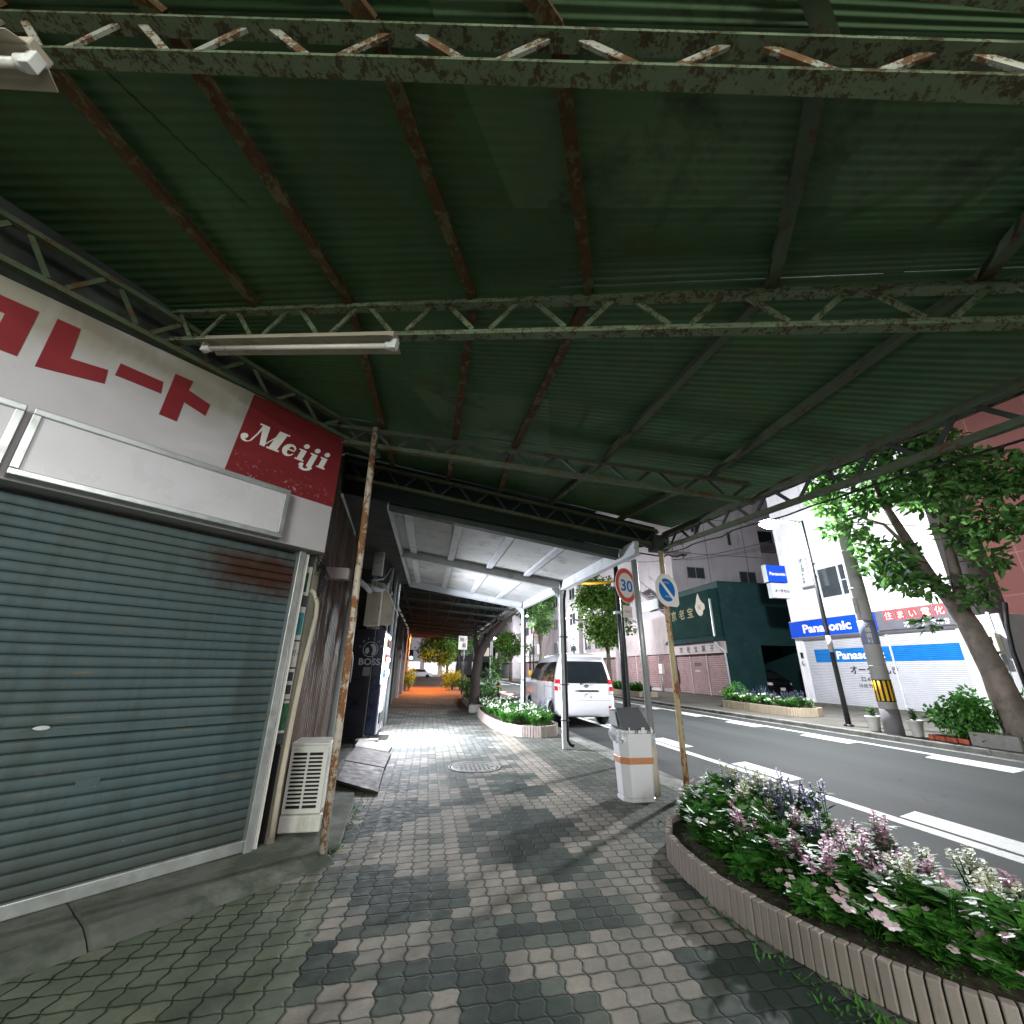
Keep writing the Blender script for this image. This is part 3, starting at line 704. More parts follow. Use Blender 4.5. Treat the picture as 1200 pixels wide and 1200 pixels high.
# corrugated sheets laid from wall to eave
def sheet(a, b, s0, s1, t0, t1, mt, lift):
    (pa, qa), (pb, qb) = a, b
    L_ = ((pa-pb).length+(qa-qb).length)/2*(t1-t0); nw = max(4, round(L_/.060)); n = nw*6
    m = MB(); rows = []
    for i in range(5):
        s = s0+(s1-s0)*i/4; A, B = pa.lerp(qa, s), pb.lerp(qb, s); row = []
        sag = random.uniform(-.004, .004)
        for j in range(n+1):
            t = t0+(t1-t0)*j/n; p = A.lerp(B, t); row.append(m.bm.verts.new(p+Z_*(.0024*math.sin(2*math.pi*nw*j/n)+lift*.4+sag*.5)))
        rows.append(row)
    for r0_, r1_ in zip(rows, rows[1:]):
        for j in range(n):
            f = m.face([r0_[j], r0_[j+1], r1_[j+1], r1_[j]])
            if f: f.smooth = True
    return m.build('roof_sheet', mt, can, recalc=False)
def edges(k, xl, xr):
    f = TR[k][1]; return (f(xl)+Z_*.115, f(xr)+Z_*.115)
bays = [(edges('a', -5.0, 3.75), edges('b', -4.6, 3.72)), (edges('b', -4.6, 3.72), edges('c', -3.0, 3.62)), (edges('c', -3.0, 3.62), edges('d', -1.7, 3.42)), (edges('d', -1.7, 3.42), edges('e', -1.7, 3.20))]
for bi, (a, b) in enumerate(bays):
    for si, (s0, s1) in enumerate(((0, .335), (.325, .545), (.535, .78), (.77, 1.0))):
        for ti, (t0, t1) in enumerate(((0, .585), (.545, 1.005))):
            mt = 'roof_pale' if (bi, si) in ((2, 1), (0, 2)) and ti == 1 else 'roof'
            if bi == 1 and si == 2 and ti == 0: mt = 'roof_pale'
            sheet(a, b, s0, s1, t0, t1, mt, [.0, .009, .0, .009][si]+.012*ti)
m = MB(); m.prism([(-1.28, 3.36), (2.5, 2.86), (2.98, 2.94), (2.98, 3.2), (-1.28, 3.92)], (0, 5.265, 0), X_, Z_, Y_*.02); m.build('end_board', 'darkroof', can)
# the two rusty posts that carry it
m = MB(); m.tube([(-.648, 3.961, 0), (-.655, 3.958, 1.2), (-.675, 3.955, 2.5), (-.69, 3.952, 3.56)], .030, 14); m.lathe((-.648, 3.961, 0), [(.055, 0), (.055, .012), (.032, .014)], 14); m.build('post', 'pole', can)
m = MB(); m.tube([(2.995, 5.196, 0), (2.992, 5.196, 1.4), (2.990, 5.197, 2.95)], .034, 14); m.lathe((2.995, 5.196, 0), [(.06, 0), (.06, .012), (.036, .014)], 14); m.build('post', 'signpole', can)
m = MB(); m.box((2.86, 5.10, 2.84), (3.08, 5.30, 3.04)); m.bar((2.98, 5.2, 2.86), (2.6, 5.2, 2.96), .05, .05); m.build('corner_gusset', 'darksteel', can, bevel=.01)

# dead fluorescent battens under the trusses
def batten(p, q, lab):
    p, q = Vector(p), Vector(q); d = (q-p).normalized(); sd = d.cross(Z_).normalized(); upv = sd.cross(d)
    t = thing('fluorescent_light', lab, 'light', p.lerp(q, .5), 'fluorescent battens under the canopy')
    m = MB(); m.bar(p, q, .075, .045); m.build('housing', 'beige', t, bevel=.006)
    m = MB()
    for s in (-1, 1):
        a = [p+sd*.035*s-upv*.018, q+sd*.035*s-upv*.018, q+sd*.085*s-upv*.050, p+sd*.085*s-upv*.050]
        m.hexa([v for v in a]+[v+upv*.004 for v in a])
    m.build('reflector', 'beige', t)
    m = MB(); m.tube([p+d*.04-upv*.058, q-d*.04-upv*.058], .0165, 12); m.build('tube', 'tube', t)
    for e, s in ((p, 1), (q, -1)):
        m = MB(); m.bar(e-upv*.02, e-upv*.085, .04, .045, up=d); m.tube([e+d*s*-.0-upv*.058, e+d*s*.05-upv*.058], .026, 12); m.build('lamp_holder', 'white', t, bevel=.004)
batten((-1.70, 2.80, 3.46), (-.34, 2.20, 3.20), 'long dead fluorescent batten hanging over the painted sign board')
batten((-2.85, 1.50, 3.62), (-1.52, 1.17, 3.34), 'dead fluorescent batten cut off by the upper left picture corner')

# ------------------------------------------------------------------ white flat canopy of the next shop
wc = thing('white_canopy', 'pale flat canopy on white steel beams lit by the vending machine', 'canopy', (1., 8.6, 0))
def wz(x, y): return 3.31-.155*(x+.6)+.030*(y-5.4)
m = MB(); xs = [-.64, -.42, .28, 1.03, 1.77, 2.50]
ys = [5.36, 8.26, 11.95]
for x0, x1 in zip(xs, xs[1:]):
    for y0, y1 in zip(ys, ys[1:]):
        m.hexa([(x0+.002, y0, wz(x0, y0)+.06), (x1-.002, y0, wz(x1, y0)+.06), (x1-.002, y1, wz(x1, y1)+.06), (x0+.002, y1, wz(x0, y1)+.06)]+[(a, b, wz(a, b)+.10) for a, b in ((x0+.002, y0), (x1-.002, y0), (x1-.002, y1), (x0+.002, y1))])
m.build('roof_panel', 'whiteroof', wc)
for x in xs[1:-1]:
    for y0, y1 in ((5.38, 8.20), (8.32, 11.88)):
        m = MB(); p, q = Vector((x, y0, wz(x, y0)+.028)), Vector((x, y1, wz(x, y1)+.028)); m.bar(p, q, .12, .05)
        for s in (.3, .7): m.lathe(p.lerp(q, s)-Z_*.032, [(.012, 0), (.012, .008)], 8)
        m.build('rafter', 'whitesteel', wc, bevel=.004)
for yb, mt, d in ((8.26, 'greysteel', .15), (11.95, 'whitesteel', .19), (5.42, 'darksteel', .12)):
    m = MB(); m.bar((-.64, yb, wz(-.64, yb)-.02), (2.46, yb, wz(2.46, yb)-.02), .09, d); m.bar((-.64, yb, wz(-.64, yb)-.02-d/2), (2.46, yb, wz(2.46, yb)-.02-d/2), .12, .012); m.bar((-.64, yb, wz(-.64, yb)+.03), (2.46, yb, wz(2.46, yb)+.03), .12, .012)
    m.build('cross_beam', mt, wc)
m = MB(); y0, y1 = 4.95, 12.05
for dz, wd, h in ((.0, .06, .17), (-.085, .10, .016), (.05, .075, .02), (.0, .072, .016)):
    m.bar((2.52, y0, wz(2.5, y0)-.02+dz), (2.52, y1, wz(2.5, y1)-.02+dz), wd, h)
m.build('fascia', 'whitesteel', wc)
m = MB(); m.bar((-.645, 5.4, wz(-.645, 5.4)-.0), (-.645, 12, wz(-.645, 12)-.0), .05, .16); m.build('wall_beam', 'whitesteel', wc)
m = MB(); m.tube([(2.645, 5.24, .0), (2.64, 5.24, .62)], .043, 14); m.build('post_sleeve', 'beige', wc)
m = MB(); m.tube([(2.64, 5.24, .62), (2.60, 5.22, 2.70)], .040, 14); m.build('post', 'greysteel', wc)
for yb in (8.26, 11.95):
    z1 = wz(2.5, yb)-.10
    m = MB(); m.box((2.455, yb-.035, 0), (2.525, yb+.035, z1))
    m.hexa([(2.30, yb-.01, z1), (2.455, yb-.01, z1-.16), (2.455, yb+.01, z1-.16), (2.30, yb+.01, z1), (2.30, yb-.01, z1+.02), (2.455, yb-.01, z1+.02), (2.455, yb+.01, z1+.02), (2.30, yb+.01, z1+.02)])
    m.build('post', 'whitesteel', wc, bevel=.006)
    m = MB(); m.tube([(2.60, yb+.03, z1+.06), (2.585, yb+.03, z1-.10), (2.565, yb+.03, z1-.2), (2.565, yb+.03, .14), (2.60, yb-.01, .07), (2.64, yb-.06, .055)], .027, 12); m.build('downpipe', 'black', wc)
    m = MB()
    for zz in (.45, 1.05, 1.9): m.box((2.447, yb-.045, zz), (2.60, yb+.065, zz+.02))
    m.build('pipe_clip', 'darksteel', wc)
for x, y in ((-.905, 10.75), (-.93, 12.1)):
    m = MB(); m.tube([(x, y, 0), (x, y, wz(x, y)+.1)], .04, 12); m.tube([(x-.09, y-.22, 0), (x-.09, y-.22, wz(x, y)+.1)], .03, 10); m.build('post', 'whitesteel', wc)

# ------------------------------------------------------------------ dark lattice canopy farther along the walk
dc = thing('dark_canopy', 'dark unlit lattice canopy farther along the walk', 'canopy', (1., 20, 0))
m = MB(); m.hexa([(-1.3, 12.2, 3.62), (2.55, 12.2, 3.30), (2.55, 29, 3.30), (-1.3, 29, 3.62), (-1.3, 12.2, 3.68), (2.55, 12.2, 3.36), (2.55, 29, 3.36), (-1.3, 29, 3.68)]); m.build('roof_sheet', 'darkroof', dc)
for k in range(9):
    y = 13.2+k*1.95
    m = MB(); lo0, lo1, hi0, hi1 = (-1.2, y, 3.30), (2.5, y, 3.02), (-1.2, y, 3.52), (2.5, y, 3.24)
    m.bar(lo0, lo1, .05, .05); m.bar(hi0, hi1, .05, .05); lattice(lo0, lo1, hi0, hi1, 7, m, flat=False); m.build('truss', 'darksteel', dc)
for k in range(5):
    x = -.9+k*.8
    m = MB(); m.bar((x, 12.3, 3.585-.083*(x+1.3)), (x, 28.9, 3.585-.083*(x+1.3)), .05, .05); m.build('purlin', 'darksteel', dc)
m = MB(); m.bar((2.53, 12.2, 3.05), (2.53, 29, 3.12), .06, .12); lattice((2.53, 12.2, 3.0), (2.53, 29, 3.1), (2.53, 12.2, 3.25), (2.53, 29, 3.28), 34, m, flat=False); m.bar((2.53, 12.2, 3.28), (2.53, 29, 3.30), .05, .05); m.build('eave_beam', 'greysteel', dc)
for y in (18.5, 25.2):
    m = MB(); m.tube([(2.5, y, 0), (2.5, y, 3.1)], .045, 12); m.build('post', 'whitesteel', dc)
    m = MB(); m.tube([(2.58, y+.03, .2), (2.58, y+.03, 3.1)], .022, 8); m.build('downpipe', 'greysteel', dc)
# ------------------------------------------------------------------ things along the shop wall
ac = thing('air_conditioner', 'small white air conditioner outdoor unit with slotted grille beside the rusty post', 'air conditioner', (-.96, 4.5, .03))
x0, x1, y0, y1, z0, z1 = -1.115, -.800, 4.47, 4.82, .155, .680
m = MB(); m.box((x0, y0+.012, z0), (x1, y1, z1-.02)); m.build('casing', 'acbody', ac, bevel=.008)
m = MB(); m.box((x0-.008, y0-.006, z1-.02), (x1+.008, y1+.01, z1)); m.build('top_cover', 'acbody', ac, bevel=.008)
m = MB(); cw = (x1-x0-.10)/2
m.box((x0, y0, z0), (x0+.036, y0+.0118, z1-.021)); m.box((x1-.036, y0, z0), (x1, y0+.0118, z1-.021)); m.box((x0+.0362, y0, z1-.075), (x1-.0362, y0+.0118, z1-.021)); m.box((x0+.0362, y0, z0), (x1-.0362, y0+.0118, z0+.035))
m.box(((x0+x1)/2-.009, y0, z0+.0352), ((x0+x1)/2+.009, y0+.0117, z1-.0752))
for k in range(1, 14):
    z = z0+.035+k*(z1-.075-z0-.035)/14; m.box((x0+.0362, y0+.001, z-.006), (x1-.0362, y0+.0116, z+.006))
gr = m.build('grille', 'acbody', ac)
m = MB(); m.box((x0+.02, y0+.0119, z0+.02), (x1-.02, y0+.0135, z1-.05)); m.build('grille_backing', 'black', gr)
m = MB(); m.box((x0+.03, y0-.0015, z1-.056), (x0+.075, y0, z1-.045)); m.build('badge', 'silverprint', ac)
for ya in (4.43, 4.75): m = MB(); m.box((-1.150, ya, .03), (-.775, ya+.07, .152)); m.build('mounting_block', 'acbody', ac, bevel=.012)
m = MB(); m.tube([F(.135, 1.95, .01), F(.155, 1.93, .03), F(.195, 1.84, .04), F(.205, 1.72, .04), F(.185, 1.52, .04), F(.165, 1.3, .038), F(.150, .9, .035), F(.145, .45, .03), F(.15, .10, .03)], .019, 10)
tag(m.build('refrigerant_hose', 'beige'), 'beige taped hose curling down the post above the air conditioner', 'hose')
m = MB()
for k in range(7):
    a = [F(.10+.02*k, 2.20+.03*math.sin(k*2.1), .06+.02*math.cos(k)), F(.12+.03*math.sin(k*3), 2.13+.02*k*math.cos(k), .08), F(.20+.012*k, 2.20-.02*k, .05), F(.17, 2.05-.03*k, .05)]
    m.tube(a, .005, 5)
tag(m.build('cable_tangle', 'wire'), 'tangle of black cables under the end of the painted sign board', 'cables')
m = MB(); m.tube([(-1.02, 5.72, .03), (-1.03, 5.76, .6), (-1.04, 5.86, 1.7), (-1.045, 5.92, 2.05), (-1.05, 6.05, 2.3), (-1.05, 6.35, 2.46), (-1.05, 7.0, 2.50), (-1.06, 7.6, 2.52)], .042, 12)
for z in (.5, 1.45): m.tube([(-1.028-.008*z, 5.745+.06*z, z), (-1.028-.008*z, 5.747+.06*z, z+.03)], .047, 12)
tag(m.build('drain_pipe', 'greypipe'), 'thick grey plastic pipe rising on the brown wall behind the rusty post', 'pipe')
m = MB(); m.tube([(-1.12, 6.6, .05), (-1.12, 6.62, 2.2), (-1.12, 6.66, 3.1)], .02, 8); m.tube([(-1.12, 6.62, 1.5), (-1.10, 6.9, 1.5), (-1.1, 7.0, 1.42), (-1.1, 7.02, 1.1)], .018, 8)
tag(m.build('conduit', 'greysteel'), 'thin grey conduit with a side branch on the brown wall', 'pipe')
m = MB(); m.tube([(-1.10, 7.7, 2.62), (-1.05, 8.4, 2.68), (-1.0, 9.2, 2.82), (-.98, 9.8, 3.1), (-.97, 10.2, 3.6), (-.97, 10.3, 4.3)], .05, 12)
m.tube([(-1.10, 8.0, 2.78), (-1.02, 9.0, 3.0), (-.97, 9.9, 3.45)], .02, 8)
tag(m.build('cable_duct', 'greypipe'), 'grey bent duct above the vending machine', 'pipe')
t = thing('meter_box', 'cream meter cabinet over the vending machine', 'meter box', (-1.12, 8.9, 2.05))
m = MB(); m.box((-1.27, 8.80, 2.06), (-.985, 8.98, 2.74)); m.build('case', 'cream', t, bevel=.012)
m = MB(); m.box((-1.255, 8.792, 2.10), (-1.0, 8.7995, 2.70)); dr = m.build('door', 'cream', t, bevel=.004); m = MB(); m.box((-1.02, 8.78, 2.36), (-1.005, 8.7918, 2.42)); m.build('latch', 'darksteel', dr)
t = thing('electric_meter', 'grey electricity meter high on the wall above the cream cabinet', 'meter', (-1.12, 8.7, 3.05))
m = MB(); m.box((-1.22, 8.72, 3.02), (-1.02, 8.84, 3.50)); m.build('case', 'white', t, bevel=.015)
m = MB(); m.lathe((-1.12, 8.66, 3.32), [(.075, 0), (.08, .02), (.08, .06)], 18, 'y'); m.build('dial_cover', 'clearlens', t)
m = MB(); m.tube([(-1.12, 8.78, 3.02), (-1.12, 8.78, 2.75)], .02, 8); m.build('conduit', 'greysteel', t)
t = thing('side_awning', 'small pale awning with a sloped end over the vending machine', 'awning', (-.95, 9.6, 2.1))
m = MB(); m.prism([(-1.25, 2.95), (-1.0, 2.93), (-.76, 2.45), (-.76, 2.10), (-.98, 2.10), (-1.25, 2.10)], (0, 9.05, 0), X_, Z_, Y_*.03); m.build('end_panel', 'cream', t)
m = MB(); m.prism([(-1.0, 2.94), (-.75, 2.46), (-.75, 2.44), (-1.0, 2.91)], (0, 9.081, 0), X_, Z_, Y_*1.5); m.build('slope', 'cream', t)

# vending machine, its lit front facing the walk
vm = thing('vending_machine', 'dark blue drinks vending machine seen from its side with a glowing front', 'vending machine', (-1.25, 9.75, 0))
VX, VY0, VY1, VZ0, VZ1 = -.855, 9.20, 10.36, .10, 2.03
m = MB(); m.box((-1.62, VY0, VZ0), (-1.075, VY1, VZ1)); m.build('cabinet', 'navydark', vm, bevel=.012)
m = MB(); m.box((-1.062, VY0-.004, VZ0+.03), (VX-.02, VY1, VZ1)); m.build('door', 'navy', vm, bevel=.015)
m = MB(); m.box((-1.0738, VY0+.006, VZ0), (-1.0632, VY1-.01, VZ1-.01)); m.build('door_gap', 'greysteel', vm)
m = MB(); m.box((VX-.0198, VY0+.04, 1.02), (VX, VY1-.04, 1.96)); ds = m.build('display_window', 'vendglow', vm, bevel=.004)
m = MB()
for r_ in range(3):
    for k in range(10):
        m.mat(['bandblue', 'signred', 'gold', 'white'][(k*3+r_) % 4]).lathe((VX+.014, VY0+.12+k*.102, 1.12+r_*.29), [(.0, 0), (.030, .0), (.031, .01), (.031, .15), (.026, .165)], 10)
m.build('sample_can', None, ds)
m = MB(); m.box((VX-.0198, VY0+.04, .14), (VX-.002, VY1-.04, 1.0)); lp = m.build('lower_panel', 'acryl', vm, bevel=.004)
m = MB(); m.box((VX-.002, VY0+.20, .30), (VX+.02, VY1-.30, .50)); m.build('delivery_flap', 'darksteel', lp, bevel=.006)
m = MB(); m.box((VX-.002, VY1-.26, .70), (VX+.015, VY1-.12, .98)); m.build('coin_panel', 'greysteel', lp, bevel=.004)
for x in (-1.5, -.98):
    for y in (VY0+.1, VY1-.1):
        m = MB(); m.lathe((x, y, 0), [(.04, 0), (.04, .02), (.02, .03), (.02, .10)], 10); m.build('foot', 'darksteel', vm)
text('BOSS', .165, (-1.325, VY0-.0075, 1.36), X_, Z_, 'silverprint', vm, 'brand_lettering', fat=.004, depth=.001, width=.40)
m = MB()                                          # round emblem above the lettering
ring = [(.150*math.cos(t), .150*math.sin(t)) for t in [2*math.pi*k/32 for k in range(32)]]
for k in range(32):
    a0, a1 = 2*math.pi*k/32, 2*math.pi*(k+1)/32
    m.prism([(.145*math.cos(a0), .145*math.sin(a0)), (.145*math.cos(a1), .145*math.sin(a1)), (.132*math.cos(a1), .132*math.sin(a1)), (.132*math.cos(a0), .132*math.sin(a0))], (-1.125, VY0-.006, 1.645), X_, Z_, Y_*-.0015)
m.prism([(.02, -.11), (.09, -.09), (.115, -.02), (.10, .06), (.04, .105), (-.02, .09), (.03, .04), (.045, -.02)], (-1.125, VY0-.006, 1.645), X_, Z_, Y_*-.0015)
m.prism([(-.10, -.06), (-.05, -.09), (-.02, -.04), (-.035, .03), (-.09, .03)], (-1.125, VY0-.006, 1.645), X_, Z_, Y_*-.0015)
m.build('emblem', 'silverprint', vm)
for i, ch in enumerate('COFFEE'):
    a = R(165-i*30); c = Vector((-1.125+.185*math.cos(a), VY0-.0075, 1.645+.185*math.sin(a)))
    U = X_*math.sin(a)-Z_*math.cos(a); V = X_*math.cos(a)+Z_*math.sin(a)
    text(ch, .06, c-U*.02, U, V, 'silverprint', vm, 'arc_lettering', depth=.001)
m = MB(); m.box((-1.22, VY0-.006, 1.16), (-1.09, VY0-.0045, 1.32)); m.build('faded_sticker', 'greyink', vm)
for (a, b, z, lab) in (((-1.16, 8.80), (-.78, 9.05), .11, 'pale concrete block at the foot of the vending machine'), ((-.84, 9.62), (-.66, 9.95), .10, 'small concrete block beside the vending machine front')):
    m = MB(); m.box((a[0], a[1], .0), (b[0], b[1], z)); tag(m.build('concrete_block', 'concrete', bevel=.012), lab, 'block')
for pts, lab, mt in (([(-.43, 5.62), (-.47, 6.82), (-1.00, 6.88), (-.92, 5.86)], 'nearest brown ramp plate lying beside the brown wall', 'mat_brown'), ([(-.47, 6.86), (-.47, 7.95), (-1.03, 8.0), (-1.01, 6.92)], 'brown ramp plate between the nearest ramp and the concrete slab', 'mat_brown'),
                 ([(-.52, 8.0), (-.50, 8.72), (-1.08, 8.74), (-1.05, 8.04)], 'grey concrete paving slab in front of the vending machine side', 'concrete')):
    m = MB(); z = lambda x: .012+max(0, (-.43-x))*.16
    m.hexa([(x, y, z(x)-.01) for x, y in pts]+[(x, y, z(x)+.022) for x, y in pts]); tag(m.build('ramp_plate', mt, bevel=.006), lab, 'plate')

# ------------------------------------------------------------------ litter bin
bn = thing('litter_bin', 'pale plastic litter bin with dark grey hood and brown tape round it', 'bin', (2.34, 5.14, 0))
def bring(sc, z, ch=.07):
    hx, hy = .175*sc, .150*sc; c = ch*sc
    return [(2.345+x, 5.145+y, z) for x, y in ((-hx+c, -hy), (hx-c*.5, -hy), (hx, -hy+c*.5), (hx, hy-c), (hx-c, hy), (-hx+c, hy), (-hx, hy-c), (-hx, -hy+c))]
def loft(mb, rings, cap=True):
    vs = [[mb.bm.verts.new(p) for p in r] for r in rings]; n = len(vs[0])
    for A, B in zip(vs, vs[1:]):
        for k in range(n): mb.face([A[k], A[(k+1) % n], B[(k+1) % n], B[k]])
    if cap: mb.face(vs[0][::-1]); mb.face(vs[-1])
m = MB(); loft(m, [bring(.93, .035), bring(.97, .06), bring(1.12, .655), bring(1.18, .658), bring(1.18, .69), bring(1.10, .69)]); m.build('body', 'binwhite', bn, bevel=.006)
m = MB(); loft(m, [bring(1.0, .0), bring(1.02, .03), bring(.98, .035)]); m.build('base', 'binwhite', bn)
m = MB(); loft(m, [bring(1.055, .355), bring(1.07, .36), bring(1.085, .415), bring(1.07, .42)]); m.build('tape_band', 'tape', bn)
m = MB()
hood = [(-.185, -.165), (.195, -.165), (.195, .17), (-.185, .17)]
P = lambda x, y, z: (2.345+x, 5.145+y, z)
m.hexa([P(-.175, -.165, .692), P(.18, -.165, .692), P(.18, .165, .692), P(-.175, .165, .692), P(-.19, -.06, .915), P(.10, -.055, .915), P(.10, .165, .885), P(-.19, .165, .885)])
m.build('hood', 'bingrey', bn, bevel=.018)
m = MB(); m.hexa([P(-.197, -.09, .72), P(-.19, -.09, .72), P(-.19, .13, .72), P(-.197, .13, .72), P(-.203, -.04, .87), P(-.192, -.04, .87), P(-.192, .13, .87), P(-.203, .13, .87)]); m.build('flap', 'greypipe', bn, bevel=.004)
for x in (-.10, .05, .16):
    m = MB(); m.box(P(x-.012, -.188, .655), P(x+(.03 if x == .05 else .006), -.178, .72)); m.build('clip', 'binwhite', bn, bevel=.003)
for x in (-.02, .125):
    m = MB(); m.tube([P(x-.012, -.186, .66), P(x-.012, -.20, .69), P(x+.012, -.20, .69), P(x+.012, -.186, .66)], .005, 6); m.build('handle', 'darksteel', bn)
rnd = random.Random(4); m = MB(); rows = []
for i in range(7):
    rows.append([]); s = i/6
    for k in range(22):
        a = R(135+k*4.6); rr = 1+.16*math.sin(s*math.pi)
        rows[-1].append(m.bm.verts.new((2.345+.215*rr*math.cos(a)+rnd.uniform(-.014, .014), 5.145+.195*rr*math.sin(a)+rnd.uniform(-.014, .014), .70-.10*s+rnd.uniform(-.012, .012)-.05*s*abs(math.sin(k*.9)))))
for A, B in zip(rows, rows[1:]):
    for k in range(21): m.face([A[k], A[k+1], B[k+1], B[k]])
m.build('bin_bag', 'bag', bn)
m = MB(); rows = []
for i in range(4):
    rows.append([m.bm.verts.new((2.345+.222+rnd.uniform(-.012, .025), 5.00+k*.03, .67-.10*i/3-.04*math.sin(k)+rnd.uniform(-.01, .01))) for k in range(6)])
for A, B in zip(rows, rows[1:]):
    for k in range(5): m.face([A[k], A[k+1], B[k+1], B[k]])
m.build('bin_bag', 'bag', bn)

# ------------------------------------------------------------------ road signs on the near kerb
def disc_poly(r, n=40, square=False):
    p = []
    for k in range(n):
        a = 2*math.pi*k/n; x, y = r*math.cos(a), r*math.sin(a)
        if square and x > 0 and y < 0:                     # the backing keeps one square corner
            f = min(1.28, 1/max(abs(math.cos(a)), abs(math.sin(a)))); x *= f*.98; y *= f*.98
        p.append((x, y))
    return p
def sframe(a): return Vector((math.cos(R(a)), math.sin(R(a)), 0)), Vector((math.sin(R(a)), -math.cos(R(a)), 0))
t = thing('no_parking_sign', 'round blue no parking sign with a white slash on the rusty pole', 'road sign', (2.985, 5.14, 2.1))
U, N = sframe(20); c = Vector((2.985, 5.135, 2.305))
m = MB(); m.prism(disc_poly(.213, 48, True), c, U, Z_, -N*.004); m.build('plate', 'fadedwhite' if 'fadedwhite' in M else 'signwhite', t)
m = MB(); m.prism(disc_poly(.150), c+N*.0005, U, Z_, N*.001); m.build('blue_disc', 'blue', t)
m = MB(); m.prism([(-.125, .095), (-.095, .125), (.125, -.095), (.095, -.125)], c+N*.0018, U, Z_, N*.0008); m.build('slash', 'signwhite', t)
m = MB()
for z in (2.22, 2.40): m.bar(c+Z_*(z-2.305)-N*.006-U*.05, c+Z_*(z-2.305)-N*.006+U*.05, .02, .02)
m.build('bracket', 'greysteel', t)
sp = thing('speed_limit_sign', 'black pole with red ringed 30 sign and small plate behind the litter bin', 'road sign', (3.06, 6.86, -.1))
m = MB(); m.tube([(3.07, 6.86, -.11), (3.07, 6.86, 3.6)], .040, 14); m.build('pole', 'blackpole', sp)
m = MB(); m.tube([(3.15, 6.90, -.11), (3.15, 6.90, 2.15)], .026, 12); m.build('second_pole', 'darksteel', sp)
U, N = sframe(30); c = Vector((3.06, 6.86, 2.70))+N*.05+U*.21
m = MB(); m.prism(disc_poly(.305, 48), c, U, Z_, -N*.004); dp = m.build('disc', 'signwhite', sp)
m = MB()
for k in range(48):
    a0, a1 = 2*math.pi*k/48, 2*math.pi*(k+1)/48
    m.prism([(r*math.cos(a), r*math.sin(a)) for r, a in ((.292, a0), (.292, a1), (.215, a1), (.215, a0))], c+N*.0005, U, Z_, N*.001)
m.build('red_ring', 'signred', dp)
text('30', .27, c-U*.165-Z_*.10+N*.0015, U, Z_, 'blue', dp, 'numeral', fat=.006, depth=.0008, width=.33)
c2 = Vector((3.06, 6.86, 2.25))+N*.05+U*.19
m = MB(); m.fbox(c2, U, N, Z_, (-.13, .13), (0, .004), (-.10, .10)); pl_ = m.build('plate', 'signwhite', sp, bevel=.002); m = MB(); m.fbox(c2, U, N, Z_, (-.085, .085), (.0045, .0055), (-.02, .022)); m.build('faded_print', 'fadedpink', pl_)
m = MB(); m.box((2.985, 6.81, 2.66), (3.095, 6.91, 2.72)); m.box((2.985, 6.81, 2.20), (3.095, 6.91, 2.24)); m.build('pole_band', 'greysteel', sp)
m = MB(); m.tube([(3.02, 6.88, 2.74), (2.80, 7.4, 2.80), (2.62, 7.9, 2.9)], .028, 10); tag(m.build('cable_guard', 'yellow'), 'yellow cable guard running off the black sign pole', 'cable guard')
